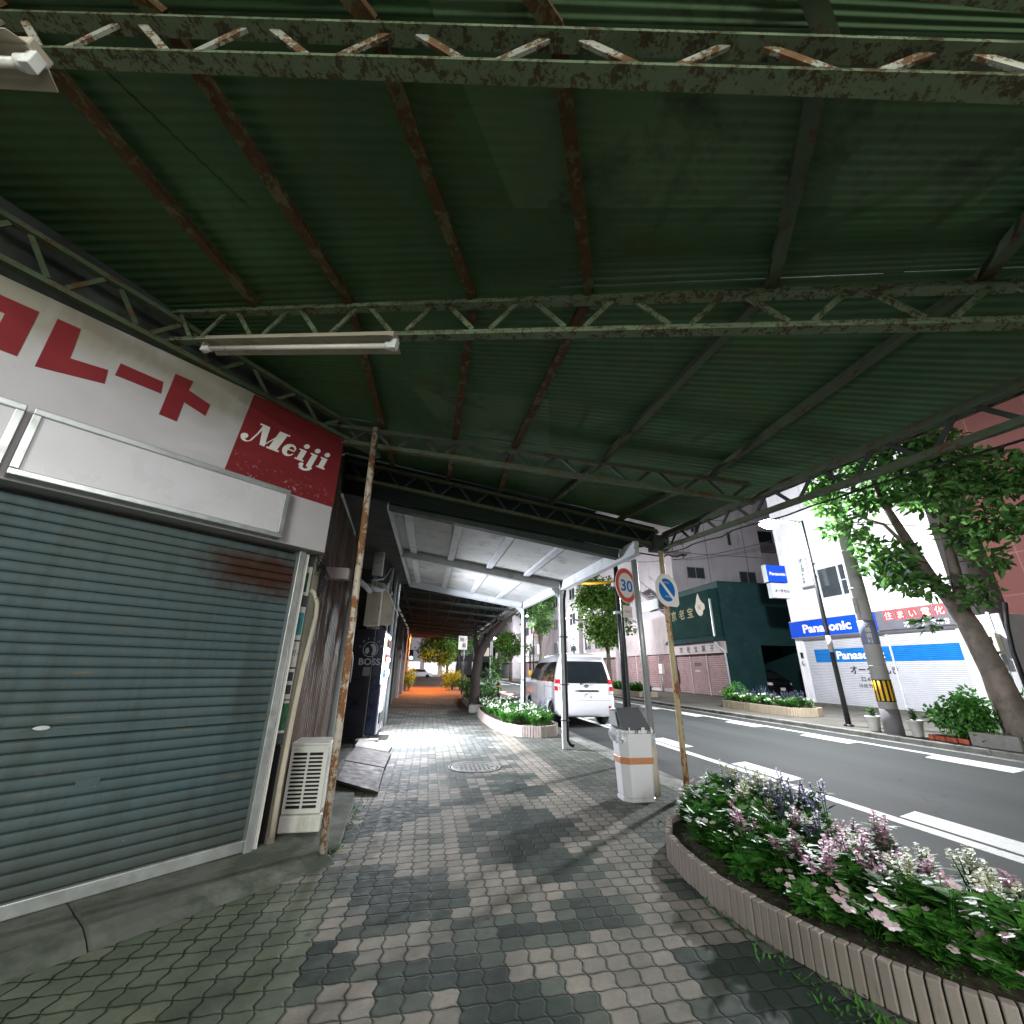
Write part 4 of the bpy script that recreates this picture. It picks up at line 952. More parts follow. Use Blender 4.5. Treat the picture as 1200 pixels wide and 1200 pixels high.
# ------------------------------------------------------------------ vehicles: bodies lofted from plan slices
def lerp_tab(tab, z):
    if z <= tab[0][0]: return tab[0][1]
    for (a, va), (b, vb) in zip(tab, tab[1:]):
        if z <= b: return va+(vb-va)*(z-a)/(b-a)
    return tab[-1][1]
class Car:
    def __init__(s, rear, front, half, rc, fc, levels, ox, oy, oz, flip=False):
        s.rear, s.front, s.half, s.rc, s.fc, s.levels = rear, front, half, rc, fc, levels; s.o = Vector((ox, oy, oz)); s.flip = flip
    def T(s, x, y, z): return s.o+Vector((-x, -y, z)) if s.flip else s.o+Vector((x, y, z))
    def ring(s, z, n=6):
        y0, y1, h = lerp_tab(s.rear, z), lerp_tab(s.front, z), lerp_tab(s.half, z)
        rc, fc = min(s.rc, h*.9), min(s.fc, h*.9); bow = .035
        p = []
        for k in range(7): t = k/6; x = -(h-rc)*t; p.append((x, y0+bow*t*t))
        for k in range(1, n+1): a = math.pi/2*k/n; p.append((-(h-rc)-rc*math.sin(a), y0+bow+rc*(1-math.cos(a))))
        for k in range(1, 17): p.append((-h, y0+bow+rc+(y1-fc-y0-bow-rc)*k/16))
        for k in range(1, n+1): a = math.pi/2*k/n; p.append((-(h-fc)-fc*math.cos(a), y1-fc+fc*math.sin(a)))
        for k in range(1, 5): t = k/4; p.append((-(h-fc)*(1-t), y1+.10*math.sin(t*math.pi/2)))
        return p+[(-x, y) for x, y in p[-2:0:-1]]
    def body(s, name, mat, parent, wheels, wr=.34):
        m = MB(); vs = [[m.bm.verts.new(s.T(x, y, z)) for x, y in s.ring(z)] for z in s.levels]; n = len(vs[0])
        for A, B in zip(vs, vs[1:]):
            for k in range(n):
                f = m.face([A[k], A[(k+1) % n], B[(k+1) % n], B[k]])
                if f: f.smooth = True
        m.face(vs[0][::-1]); m.face(vs[-1])
        o = m.build(name, mat, parent)
        cut = MB()
        hw = lerp_tab(s.half, .5)
        for y in wheels:
            for sd in (-1, 1):
                c = s.T(sd*(hw-.1), y, wr); cut.lathe(c, [(wr+.055, -.17), (wr+.055, .17)], 28, 'x')
        co_ = cut.build('cutter', mat, None); md = o.modifiers.new('b', 'BOOLEAN'); md.object = co_; md.operation = 'DIFFERENCE'; md.solver = 'EXACT'
        if parent is not None: co_.location = -wloc(parent)+wloc(parent)
        dg = bpy.context.evaluated_depsgraph_get(); me = bpy.data.meshes.new_from_object(o.evaluated_get(dg)); o.modifiers.clear(); o.data = me
        bpy.data.objects.remove(co_)
        return o
    def pos(s, z, t, off):
        """point on the skin at height z, arc length t from the rear centre toward -x (negative: toward +x)"""
        R_ = s.ring(z); half_n = len(R_)//2+1; p = R_[:half_n]; a = abs(t); sg = 1 if t >= 0 else -1
        for q, r in zip(p, p[1:]):
            l = math.hypot(r[0]-q[0], r[1]-q[1])
            if a <= l:
                f = a/l; x, y = q[0]+(r[0]-q[0])*f, q[1]+(r[1]-q[1])*f; nx, ny = (r[1]-q[1])/l, -(r[0]-q[0])/l
                if nx*0+0 == 0:
                    # outward normal: away from the ring centre
                    cx, cy = 0, (R_[0][1]+R_[half_n-1][1])/2
                    if nx*(x-cx)+ny*(y-cy) < 0: nx, ny = -nx, -ny
                return s.T(sg*(x+nx*off), y+ny*off, z)
            a -= l
        x, y = p[-1]; return s.T(sg*x, y+off, z)
    def tside(s, z, y):
        """arc length at which the -x side reaches distance y from the rear"""
        h = lerp_tab(s.half, z); rc = min(s.rc, h*.9); y0 = lerp_tab(s.rear, z)+.035
        return (h-rc)+.035*0+rc*math.pi/2+max(0, y-y0-rc)
    def patch(s, mb, t0, t1, z0, z1, off=.005, nu=14, nv=6):
        """t0, t1: numbers or functions of z"""
        f0 = t0 if callable(t0) else (lambda z: t0); f1 = t1 if callable(t1) else (lambda z: t1); rows = []
        for j in range(nv+1):
            z = z0+(z1-z0)*j/nv; a, b = f0(z), f1(z); rows.append([mb.bm.verts.new(s.pos(z, a+(b-a)*i/nu, off)) for i in range(nu+1)])
        for A, B in zip(rows, rows[1:]):
            for i in range(nu):
                f = mb.face([A[i], A[i+1], B[i+1], B[i]])
                if f: f.smooth = True
def wheel(parent, c, r, wdt, out, rimmat='alu'):
    m = MB(); h = wdt/2; m.lathe(c, [(r*.62, -h), (r*.93, -h), (r, -h*.7), (r, h*.7), (r*.93, h), (r*.62, h)], 28, 'x'); t = m.build('wheel', 'rubber', parent)
    m = MB(); m.lathe(Vector(c)+X_*out*h*.35, [(.02, 0), (r*.62, 0), (r*.64, out*.04), (r*.60, out*.045), (.07, out*.02), (.02, out*.035)], 24, 'x')
    for k in range(5):
        a = 2*math.pi*k/5; m.bar(Vector(c)+X_*out*(h*.35+.03), Vector(c)+X_*out*(h*.35+.04)+Vector((0, math.cos(a), math.sin(a)))*r*.58, .05, .02, up=(1, 0, 0))
    m.build('rim', rimmat, t)

VO = (4.36, 12.18, -.12)
van = thing('parked_van', 'white minivan parked at the kerb with its dark rear window toward the walk', 'van', VO)
vc = Car([(.26, .07), (.34, .0), (.60, -.02), (.74, .0), (.78, .04), (.98, .06), (1.08, .08), (1.30, .13), (1.60, .20), (1.74, .25), (1.82, .20), (1.88, .34), (1.91, .65)],
         [(.26, 4.48), (.5, 4.58), (.75, 4.54), (.98, 4.30), (1.08, 4.0), (1.30, 3.70), (1.60, 3.25), (1.74, 2.95), (1.88, 2.5), (1.91, 2.2)],
         [(.26, .76), (.34, .80), (.5, .825), (1.0, .835), (1.08, .83), (1.30, .79), (1.60, .725), (1.74, .68), (1.82, .65), (1.88, .56), (1.91, .40)], .16, .36,
         [.26, .30, .34, .45, .60, .70, .74, .78, .86, .98, 1.08, 1.2, 1.3, 1.45, 1.6, 1.68, 1.74, 1.79, 1.82, 1.86, 1.89, 1.91], *VO)
body = vc.body('body', 'vanwhite', van, (.86, 3.64), .315)
for sd in (-1, 1):
    for y in (.86, 3.64): wheel(van, vc.T(sd*.72, y, .315), .315, .20, sd)
W_ = lambda z: lerp_tab(vc.half, z)
m = MB(); vc.patch(m, lambda z: -(W_(z)-.125), lambda z: W_(z)-.125, 1.10, 1.68, .006, 20, 8); rw = m.build('rear_window', 'glass', van)
m = MB(); vc.patch(m, lambda z: -(W_(z)-.10), lambda z: W_(z)-.10, 1.735, 1.80, .02, 16, 3); m.build('roof_spoiler', 'vanwhite', van)
for sd in (1, -1):
    f0 = lambda z: sd*vc.tside(z, .42+(z-1.1)*.10)
    m = MB(); vc.patch(m, f0, lambda z: sd*vc.tside(z, 1.50), 1.12, 1.66, .006, 8, 6); m.build('quarter_window', 'glass', van)
    m = MB(); vc.patch(m, lambda z: sd*vc.tside(z, 1.505), lambda z: sd*vc.tside(z, 2.47), 1.12, 1.66, .006, 8, 6); m.build('side_window', 'glass', van)
    m = MB(); vc.patch(m, lambda z: sd*vc.tside(z, 2.475), lambda z: sd*vc.tside(z, lerp_tab(vc.front, z)-.42), 1.12, 1.66, .006, 8, 6); m.build('front_window', 'glass', van)
    m = MB(); vc.patch(m, lambda z: sd*(W_(z)-.155), lambda z: sd*vc.tside(z, .26), 1.085, 1.20, .012, 8, 3); vc.patch(m, lambda z: sd*(W_(z)-.155), lambda z: sd*vc.tside(z, .30), .905, 1.02, .012, 8, 3); tl = m.build('tail_lamp', 'taillight', van)
    m = MB(); vc.patch(m, lambda z: sd*(W_(z)-.155), lambda z: sd*vc.tside(z, .30), .83, .90, .012, 8, 2); m.build('reverse_lens', 'clearlens', tl)
    m = MB(); vc.patch(m, sd*.60, sd*.67, .47, .53, .008, 4, 3); m.build('reflector', 'taillight', van)
    m = MB(); vc.patch(m, lambda z: sd*vc.tside(z, 1.47), lambda z: sd*vc.tside(z, 1.485), .42, 1.08, .003, 2, 6); vc.patch(m, lambda z: sd*vc.tside(z, 2.45), lambda z: sd*vc.tside(z, 2.465), .42, 1.08, .003, 2, 6); vc.patch(m, lambda z: sd*vc.tside(z, .62), lambda z: sd*vc.tside(z, 1.45), .985, .995, .003, 6, 1); m.build('door_seam', 'black', van)
    m = MB(); p = vc.T(-sd*.93, 3.25, 1.12); m.box(p-Vector((.10, .05, .08)), p+Vector((.10, .05, .08))); m.build('wing_mirror', 'vanwhite', van, bevel=.03)
m = MB(); vc.patch(m, -.33, .33, .885, .925, .028, 12, 3); vc.patch(m, -.33, .33, .925, .93, .028, 12, 1); m.build('tailgate_garnish', 'chrome', van)
m = MB(); vc.patch(m, -.17, .17, .69, .855, .010, 6, 3); npl = m.build('number_plate', 'signwhite', van)
text('·5 16', .115, vc.pos(.725, .135, .0125), X_, Z_, 'printgreen', npl, 'plate_digits', depth=.0008, width=.26)
text('530', .04, vc.pos(.81, .05, .0125), X_, Z_, 'printgreen', npl, 'plate_digits', depth=.0008)
m = MB()
def ell(mb, c, a, b, w):
    for k in range(28):
        a0, a1 = 2*math.pi*k/28, 2*math.pi*(k+1)/28
        mb.prism([(a*math.cos(a0), b*math.sin(a0)), (a*math.cos(a1), b*math.sin(a1)), ((a-w)*math.cos(a1), (b-w)*math.sin(a1)), ((a-w)*math.cos(a0), (b-w)*math.sin(a0))], c, X_, Z_, Y_*-.006)
ec = vc.pos(1.03, 0, .004); ell(m, ec, .065, .045, .010); ell(m, ec+Z_*.015-Y_*.001, .035, .028, .008); ell(m, ec-Y_*.002, .024, .043, .008); m.build('emblem', 'chrome', van)
m = MB(); m.tube([vc.pos(1.10, .16, .02), vc.pos(1.115, .04, .03), vc.pos(1.12, -.30, .025)], .009, 6); m.tube([vc.pos(1.10, .16, .02), vc.pos(1.07, .15, .03)], .02, 8); m.build('wiper', 'black', van)
m = MB(); vc.patch(m, -.78, .78, .675, .683, .004, 14, 1); vc.patch(m, lambda z: -(W_(z)-.12), lambda z: W_(z)-.12, .765, .770, .003, 14, 1); m.build('bumper_seam', 'greyink', van)
m = MB(); m.tube([vc.T(.1, 2.0, 1.91), vc.T(.1, 1.95, 2.0)], .004, 5); m.box(vc.T(-.7, .12, .24), vc.T(.7, 4.3, .30)); m.build('underbody', 'black', van)

# black car backed into the car port across the street
CO = (21.0, 24.35, 0)
car = thing('black_car', 'black car parked in the dark car port beside the green building', 'car', CO)
cc = Car([(.2, .08), (.4, .0), (.7, .0), (.9, .05), (1.0, .35), (1.3, .75), (1.5, 1.2), (1.55, 1.6)], [(.2, 3.5), (.5, 3.6), (1.0, 3.5), (1.3, 3.3), (1.5, 3.1), (1.55, 2.8)],
         [(.2, .76), (.4, .82), (.9, .83), (1.0, .80), (1.3, .70), (1.5, .58), (1.55, .4)], .22, .25, [.2, .3, .45, .7, .85, .95, 1.0, 1.1, 1.2, 1.35, 1.45, 1.5, 1.55], *CO)
cc.body('body', 'carblack', car, (.65, 2.95), .30)
for sd in (-1, 1):
    for y in (.65, 2.95): wheel(car, cc.T(sd*.70, y, .30), .30, .18, sd)
    m = MB(); cc.patch(m, lambda z: sd*(lerp_tab(cc.half, z)-.22), lambda z: sd*cc.tside(z, .28), .66, .80, .012, 8, 3); m.build('headlight', 'clearlens', car)
m = MB(); cc.patch(m, -.55, .55, 1.04, 1.42, .012, 8, 4); m.build('windscreen', 'glass', car)
m = MB(); cc.patch(m, -.17, .17, .36, .52, .015, 6, 2); m.build('number_plate', 'signwhite', car)
m = MB(); cc.patch(m, -.45, .45, .60, .68, .012, 8, 2); m.build('grille', 'chrome', car)
# ------------------------------------------------------------------ across the street
YL = Vector((0, -1, 0))                                # reading direction on a front that faces the road
def window(parent, x, y0, y1, z0, z1, sashes=2, frame='alu', face='x', pane='winglass', ft=.05):
    """framed window on a front at x (facing -x) or, face='y', on a wall at y=x facing -y"""
    def bx(mb, a0, a1, b0, b1, d0, d1):
        if face == 'x': mb.box((x+d0, a0, b0), (x+d1, a1, b1))
        else: mb.box((a0, x+d0, b0), (a1, x+d1, b1))
    m = MB(); bx(m, y0, y1, z0, z0+ft, -.05, .02); bx(m, y0, y1, z1-ft, z1, -.05, .02)
    for k in range(sashes+1):
        y = y0+(y1-y0-ft)*k/sashes; bx(m, y, y+ft, z0+ft+.001, z1-ft-.001, -.048, .02)
    w = m.build('window', frame, parent)
    m = MB()
    for k in range(sashes):
        ya, yb = y0+ft+(y1-y0-ft)*k/sashes, y0+(y1-y0-ft)*(k+1)/sashes; bx(m, ya, yb, z0+ft, z1-ft, -.012-.012*(k % 2), -.004)
    m.build('pane', pane, w); return w
def rolled(parent, x, y0, y1, z0, z1, mat, pitch=.064, amp=.014, name='roller_shutter'):
    m = MB(); pr = slat_profile(z0, z1, pitch)
    va = [m.bm.verts.new((x-o*amp/.009, y0, z)) for o, z in pr]; vb = [m.bm.verts.new((x-o*amp/.009, y1, z)) for o, z in pr]
    for i in range(len(pr)-1): m.face([va[i], va[i+1], vb[i+1], vb[i]])
    return m.build(name, mat, parent, recalc=False)

# white electrical shop
eb = thing('white_shop_building', 'white rendered shop building with a wide white roller shutter and a blue sign band', 'shop', (17, 15, 0))
m = MB(); m.box((17.12, 11.45, .0), (28, 18.32, 11.5)); m.box((17.0, 11.45, 2.80), (17.119, 18.32, 11.5)); m.box((17.0, 17.98, 0), (17.119, 18.32, 2.799)); m.box((17.0, 11.45, 0), (17.119, 11.72, 2.799)); m.build('wall', 'whitewall', eb)
m = MB(); m.box((16.985, 11.45, 4.05), (17.0, 18.32, 4.07)); m.box((16.985, 11.45, 6.35), (17.0, 18.32, 6.38)); m.box((16.97, 18.25, 0.0), (17.04, 18.36, 11.5)); m.build('trim', 'whitewall', eb)
m = MB(); m.box((16.93, 11.4, 0), (17.10, 18.0, .13)); m.build('plinth', 'farwalk', eb)
sh2 = rolled(eb, 17.07, 11.75, 17.95, .13, 2.80, 'whiteshutter')
m = MB(); pr = [(o, z) for o, z in slat_profile(.13, 2.80) if 1.79 <= z <= 2.35]
va = [m.bm.verts.new((17.0655-o*.014/.009, 11.78, z)) for o, z in pr]; vb = [m.bm.verts.new((17.0655-o*.014/.009, 17.5, z)) for o, z in pr]
for i in range(len(pr)-1): m.face([va[i], va[i+1], vb[i+1], vb[i]])
m.build('blue_band', 'bandblue', sh2, recalc=False)
text('Panasonic', .44, (17.045, 16.42, 1.915), YL, Z_, 'signwhite', sh2, 'lettering', fat=.012, width=2.05)
text('オータ', .36, (17.045, 15.95, 1.36), YL, Z_, 'ink', sh2, 'lettering', fat=.006); text('でんき', .30, (17.045, 14.85, 1.37), YL, Z_, 'ink', sh2, 'lettering', fat=.006)
text('52-4354', .21, (17.045, 15.55, 1.07), YL, Z_, 'ink', sh2, 'lettering'); text('10:00 PM 7:00', .18, (17.045, 15.72, .84), YL, Z_, 'ink', sh2, 'lettering'); text('年中無休', .17, (17.045, 15.1, .60), YL, Z_, 'ink', sh2, 'lettering')
m = MB(); m.box((17.03, 14.02, .13), (17.055, 14.08, 2.8)); m.build('shutter_post', 'whitesteel', sh2)
sg = thing('shop_band_sign', 'blue sign band with white maker lettering over the white shutter', 'sign', (16.85, 16.1, 2.87))
m = MB(); m.box((16.74, 14.06, 2.88), (16.998, 18.28, 3.58)); m.build('box', 'panablue', sg, bevel=.01)
m = MB(); m.box((16.735, 14.06, 3.58), (16.998, 18.28, 3.60)); m.box((16.735, 14.06, 2.86), (16.998, 18.28, 2.88)); m.build('trim', 'alu', sg)
text('Panasonic', .50, (16.737, 17.55, 3.06), YL, Z_, 'signwhite', sg, 'lettering', fat=.016, width=2.4)
sg = thing('shop_name_sign', 'dark grey sign with red squares and white katakana beside the blue band', 'sign', (16.85, 12.7, 2.87))
m = MB(); m.box((16.74, 11.46, 2.88), (16.998, 14.05, 3.60)); m.build('box', 'signgrey', sg, bevel=.01)
for k, chh in enumerate('住まい電化'):
    y = 13.72-k*.43
    m = MB(); m.box((16.733, y-.36, 3.22), (16.739, y, 3.56)); sq = m.build('red_square', 'bright_red', sg); text(chh, .30, (16.732, y-.03, 3.27), YL, Z_, 'signwhite', sq, 'lettering')
text('オータ', .27, (16.737, 13.10, 2.93), YL, Z_, 'signwhite', sg, 'lettering', fat=.004); text('でんき', .21, (16.737, 12.22, 2.94), YL, Z_, 'signwhite', sg, 'lettering', fat=.004)
for y0, y1, z0, z1, n in ((14.25, 16.38, 4.40, 5.78, 2), (11.9, 13.75, 4.40, 5.78, 2), (12.2, 13.4, 7.4, 8.8, 2)): window(eb, 17.0, y0, y1, z0, z1, n, 'whitesteel', ft=.07)
for y0, y1 in ((14.32, 15.25), (12.0, 12.8)):
    m = MB(); m.box((16.955, y0, 5.05), (16.975, y1, 5.09)); m.build('sash_bar', 'whitesteel', eb)
t = thing('vertical_name_sign', 'tall narrow white sign with dark vertical katakana on the white wall', 'sign', (16.8, 16.6, 5.0))
m = MB(); m.box((16.55, 16.27, 5.02), (16.78, 16.92, 6.36)); m.build('box', 'whitesteel', t, bevel=.012)
m = MB(); m.box((16.78, 16.35, 5.4), (17.0, 16.42, 5.46)); m.box((16.78, 16.35, 6.0), (17.0, 16.42, 6.06)); m.build('bracket', 'darksteel', t)
for k, chh in enumerate('オータでんき'):
    if chh == 'ー':
        m = MB(); m.box((16.543, 16.64, 5.86), (16.549, 16.67, 6.06)); m.build('lettering', 'ink', t)
    else: text(chh, .23 if k < 3 else .14, (16.547, 16.77, 6.12-[0, .2, .43, .62, .78, .94][k]), YL, Z_, 'ink', t, 'lettering', fat=.004)
    if k < 4: text('家電の店'[k], .12, (16.547, 16.42, 6.16-.2*k), YL, Z_, 'greyink', t, 'lettering')
for nm, lab, x0, x1, z0, z1, mt, s, tm in (('blade_sign', 'blue projecting sign with white maker lettering at the edge of the white building', 15.92, 17.05, 5.48, 6.32, 'panablue', 'Panasonic', 'signwhite'), ('blade_sign', 'white projecting sign under the blue projecting sign', 16.05, 17.2, 4.72, 5.44, 'acryl', 'オータでんき', 'ink')):
    t = thing(nm, lab, 'sign', ((x0+x1)/2, 18.2, z0)); m = MB(); m.box((x0, 18.10, z0), (x1, 18.36, z1)); m.build('box', mt, t, bevel=.015)
    m = MB(); m.box((x0-.012, 18.09, z0), (x0, 18.37, z1)); m.build('edge', 'whitesteel', t)
    text(s, .22 if tm == 'signwhite' else .16, (x0+.14, 18.096, (z0+z1)/2-.08), X_, Z_, tm, t, 'lettering', fat=.006, width=.88)
t = thing('intercom', 'small dark wall lamp and round plate on the white shutter jamb', 'wall fitting', (16.98, 18.1, 1.95)); m = MB(); m.box((16.93, 18.08, 2.0), (16.998, 18.18, 2.24)); m.build('lamp', 'black', t, bevel=.01); m = MB(); m.lathe((16.975, 18.13, 1.78), [(.01, 0), (.12, .0), (.12, .02)], 20, 'x'); m.build('plate', 'whitesteel', t)

# green clad building with a car port
gb = thing('green_building', 'dark green metal clad building with gold lettering and light-tinted pink shutters', 'building', (17, 26.5, 0))
m = MB(); m.box((17.3, 23.85, 0), (19.6, 29.5, 6.6)); m.box((19.6, 23.85, 2.9), (31, 29.5, 6.6)); m.box((19.6, 29.0, 0), (31, 29.5, 2.9)); m.box((23.2, 23.85, 0), (31, 29.0, 2.9)); m.box((17.25, 23.80, 6.6), (31, 29.55, 6.68)); m.build('wall', 'greenwall', gb)
m = MB(); n = 60
for k in range(n): y = 24.1+k*(5.1/n); m.box((16.72, y, 3.45), (16.80, y+5.1/n*.5, 6.15))
m.box((16.80, 24.05, 3.4), (17.3, 29.25, 6.2)); m.build('ribbed_panel', 'greenpanel', gb)
m = MB(); m.box((16.72, 24.02, 3.36), (16.82, 24.10, 5.6)); m.build('panel_trim', 'greysteel', gb)
for k, (chh, y) in enumerate((('京', 28.6), ('老', 27.6), ('宝', 26.6))): text(chh, .70, (16.735, y, 4.72), YL, Z_, 'gold', gb, 'gold_letter', fat=.012, depth=.012)
m = MB(); lf = [(0, .95), (.16, .55), (.36, .30), (.62, .12), (.60, -.18), (.38, -.30), (.30, -.52), (.05, -.62), (-.22, -.50), (-.42, -.22), (-.50, .10), (-.34, .30), (-.22, .60)]
m.prism([(x*.92, y*.92) for x, y in lf], (16.738, 25.15, 5.22), YL, Z_, X_*-.02); em = m.build('leaf_emblem', 'leafemblem', gb)
text('福', .34, (16.716, 25.33, 5.10), YL, Z_, 'greyink', em, 'emblem_mark')
m = MB(); m.hexa([(16.55, 23.95, 3.1), (17.3, 23.95, 3.1), (17.3, 29.6, 3.1), (16.55, 29.6, 3.1), (16.75, 23.95, 3.38), (17.3, 23.95, 3.38), (17.3, 29.6, 3.38), (16.75, 29.6, 3.38)]); m.build('eave', 'greenwall', gb)
m = MB(); m.box((16.90, 23.86, 2.42), (17.299, 29.5, 3.08)); fb = m.build('fascia', 'pinkwall', gb)
for k, chh in enumerate('京老宝菓子'): text(chh, .42, (16.896, 28.3-k*.85, 2.56), YL, Z_, 'ink', fb, 'lettering', fat=.006)
for y0, y1 in ((23.95, 25.75), (25.83, 27.55), (27.63, 29.3)): rolled(gb, 17.22, y0, y1, .02, 2.42, 'pinklitshutter', .12, .02)
for y in (25.79, 27.59): m = MB(); m.box((17.15, y-.035, 0), (17.24, y+.035, 2.42)); m.build('shutter_post', 'pinkwall', gb)
text('本日休', .26, (17.185, 27.2, 1.70), YL, Z_, 'ink', gb, 'notice', depth=.001); text('お休み', .2, (17.185, 27.2, 1.34), YL, Z_, 'signwhite', gb, 'notice', depth=.001)
m = MB(); m.tube([(17.0, 24.35, 3.4), (16.95, 24.35, 3.2), (16.82, 24.2, 3.05), (16.82, 23.95, 2.8), (17.1, 23.80, 2.5), (17.12, 23.76, 0)], .06, 10); m.build('downpipe', 'whitesteel', gb)

# mauve block behind
mb_ = thing('mauve_apartment_block', 'tall mauve rendered block with small dark windows behind the green building', 'building', (25, 36, 0))
m = MB(); m.box((18.2, 30.2, 0), (26.4, 46, 19)); m.box((26.4, 32.5, 0), (36, 46, 19)); m.build('wall', 'mauvewall', mb_)
m = MB()
for z in (6.0, 10.2, 13.2): m.box((18.18, 30.18, z), (26.42, 30.20, z+.035))
for x in (21.4, 24.9): m.box((x, 30.185, 0), (x+.03, 30.20, 19))
m.build('joint', 'darksteel', mb_)
for x0, x1, z0, z1, n in ((19.42, 20.95, 8.2, 9.12, 2), (24.0, 25.5, 8.0, 9.0, 2), (23.42, 23.78, 11.1, 12.3, 1), (20.2, 20.95, 12.0, 12.8, 2), (19.5, 21.0, 14.5, 15.5, 2), (24.0, 25.5, 14.5, 15.5, 2)): window(mb_, 30.2, x0, x1, z0, z1, n, 'greysteel', 'y')
for x0, x1, z0, z1 in ((27.0, 29.8, 8.3, 10.2), (27.0, 29.8, 11.4, 13.4)):
    m = MB(); m.box((x0, 32.44, z0), (x1, 32.5, z1)); m.build('balcony_opening', 'glass', mb_); m = MB(); m.box((x0, 32.30, z0), (x1, 32.34, z0+.9)); m.build('balcony_rail', 'stair', mb_)

# pale pink building with an outside stair
pb = thing('pink_building', 'low pale pink building with worn light-tinted pink shutters and an outside steel stair', 'building', (17, 33, 0))
m = MB(); m.box((17.2, 29.62, 0), (24, 37.5, 5.2)); m.build('wall', 'pinkwall', pb)
m = MB(); m.box((17.0, 29.62, 2.55), (17.199, 37.5, 5.2)); m.build('upper_front', 'pinkwall', pb)
for k in range(4): rolled(pb, 17.16, 29.75+k*1.9, 31.55+k*1.9, .25, 2.5, 'pinklitshutter', .14, .02)
for k in range(5): m = MB(); m.box((17.05, 29.62+k*1.9, 0), (17.18, 29.74+k*1.9, 2.55)); m.build('shutter_post', 'pinkwall', pb)
st = MB()
for fl in range(3):
    za = 5.2+fl*2.4; ya, yb = (30.0, 34.0) if fl % 2 == 0 else (34.0, 30.0)
    for k in range(13):
        a, b = k/13, (k+1)/13; y0, y1 = ya+(yb-ya)*a, ya+(yb-ya)*b; st.box((17.3+fl % 2*1.0, min(y0, y1), za+2.4*b-.05), (18.2+fl % 2*1.0, max(y0, y1), za+2.4*b))
    for xx in (17.3, 18.25): 
        st.bar((xx+fl % 2*1.0, ya, za), (xx+fl % 2*1.0, yb, za+2.4), .05, .22); st.bar((xx+fl % 2*1.0, ya, za+1.0), (xx+fl % 2*1.0, yb, za+3.4), .04, .05)
        for k in range(5): y = ya+(yb-ya)*k/4; st.bar((xx+fl % 2*1.0, y, za+2.4*k/4), (xx+fl % 2*1.0, y, za+2.4*k/4+1.0), .03, .03)
    st.box((17.2, yb-.1 if yb > ya else yb-.9, za+2.35), (19.3, yb+.9 if yb > ya else yb+.1, za+2.4))
st.build('outside_stair', 'stair', pb)
m = MB(); m.box((17.1, 31.0, 5.9), (17.2, 34.2, 6.7)); m.build('balcony_panel', 'whitesteel', pb)
t = thing('wall_box', 'white notice box on a post before the pink shutters', 'notice box', (16.3, 29.9, 0)); m = MB(); m.box((16.2, 29.7, 1.2), (16.4, 30.15, 1.85)); m.build('case', 'signwhite', t, bevel=.02); m = MB(); m.tube([(16.3, 29.92, 0), (16.3, 29.92, 1.2)], .03, 8); m.build('post', 'greysteel', t); m = MB(); m.box((16.19, 29.78, 1.38), (16.198, 30.02, 1.55)); m.build('print', 'fadedpink', t)

# red-brown tiled block on the right
rb = thing('red_tiled_building', 'tall red brown tiled building at the right edge', 'building', (17, 5, 0))
m = MB(); m.box((17.0, -8, 0), (30, 10.2, 18)); m.build('wall', 'redwall', rb)
m = MB(); m.box((16.93, -8, 2.7), (16.999, 10.2, 2.95)); m.build('string_course', 'pillar', rb)
window(rb, 17.0, 6.0, 8.4, .9, 2.4, 2, 'greysteel')
pw = thing('side_wall', 'pale grey garden wall pier with a meter between the white shop and the red tiles', 'wall', (14.6, 9.3, 0))
m = MB(); m.box((14.4, 8.85, 0), (17.0, 9.45, 2.85)); m.build('pier', 'pillar', pw, bevel=.015)
m = MB(); m.box((14.38, 9.05, 0), (14.399, 9.12, 2.9)); m.build('edge_pipe', 'whitesteel', pw)
t = thing('gas_meter', 'cream gas meter with a dark window on the grey pier', 'meter', (14.3, 9.15, 1.85)); m = MB(); m.box((14.22, 8.98, 1.90), (14.398, 9.28, 2.36)); m.build('case', 'cream', t, bevel=.03); m = MB(); m.box((14.212, 9.06, 2.10), (14.219, 9.20, 2.28)); m.build('dial', 'black', t); m = MB(); m.box((14.25, 9.02, 1.58), (14.398, 9.2, 1.84)); m.build('lower_box', 'greysteel', t, bevel=.02)
m = MB(); m.tube([(14.33, 8.80, 0), (14.33, 8.80, 1.9), (14.36, 8.75, 2.5), (14.5, 8.7, 3.1)], .05, 8); tag(m.build('black_pipe', 'black'), 'black drain pipe beside the gas meter pier', 'pipe')

# farther fronts on the other side
def house(name, lab, x, y0, y1, h, mat, rows, cols, lit=(), roof=None, d=9):
    b = thing(name, lab, 'building', (x, (y0+y1)/2, 0)); m = MB(); m.box((x, y0, 0), (x+d, y1, h)); m.build('wall', mat, b)
    m = MB(); m.box((x-.1, y0-.05, h), (x+d, y1+.05, h+.18)); m.build('roof', roof or 'darksteel', b)
    for r_ in range(rows):
        for c in range(cols):
            w = (y1-y0)/cols; ya = y0+w*c+w*.22; z = 3.4+r_*2.9
            if z+1.4 < h: window(b, x, ya, ya+w*.56, z, z+1.3, 2, 'greysteel', pane='litwin' if (r_, c) in lit else 'winglass')
    m = MB(); m.box((x-.35, y0+.2, 2.5), (x-.001, y1-.2, 3.05)); m.build('fascia', 'white', b)
    rolled(b, x-.02, y0+.4, y1-.4, .05, 2.5, 'whiteshutter' if mat != 'pinkwall' else 'pinklitshutter', .14, .02); return b
house('far_shop_house', 'mauve far shop house with one wide front beyond the pink building', 16.6, 38.2, 47, 7.5, 'pinkwall', 2, 3)
house('far_shop_house', 'taller dark far block beyond the mauve shop house', 16.2, 47.3, 58, 13, 'mauvewall', 3, 3, ((0, 1),))
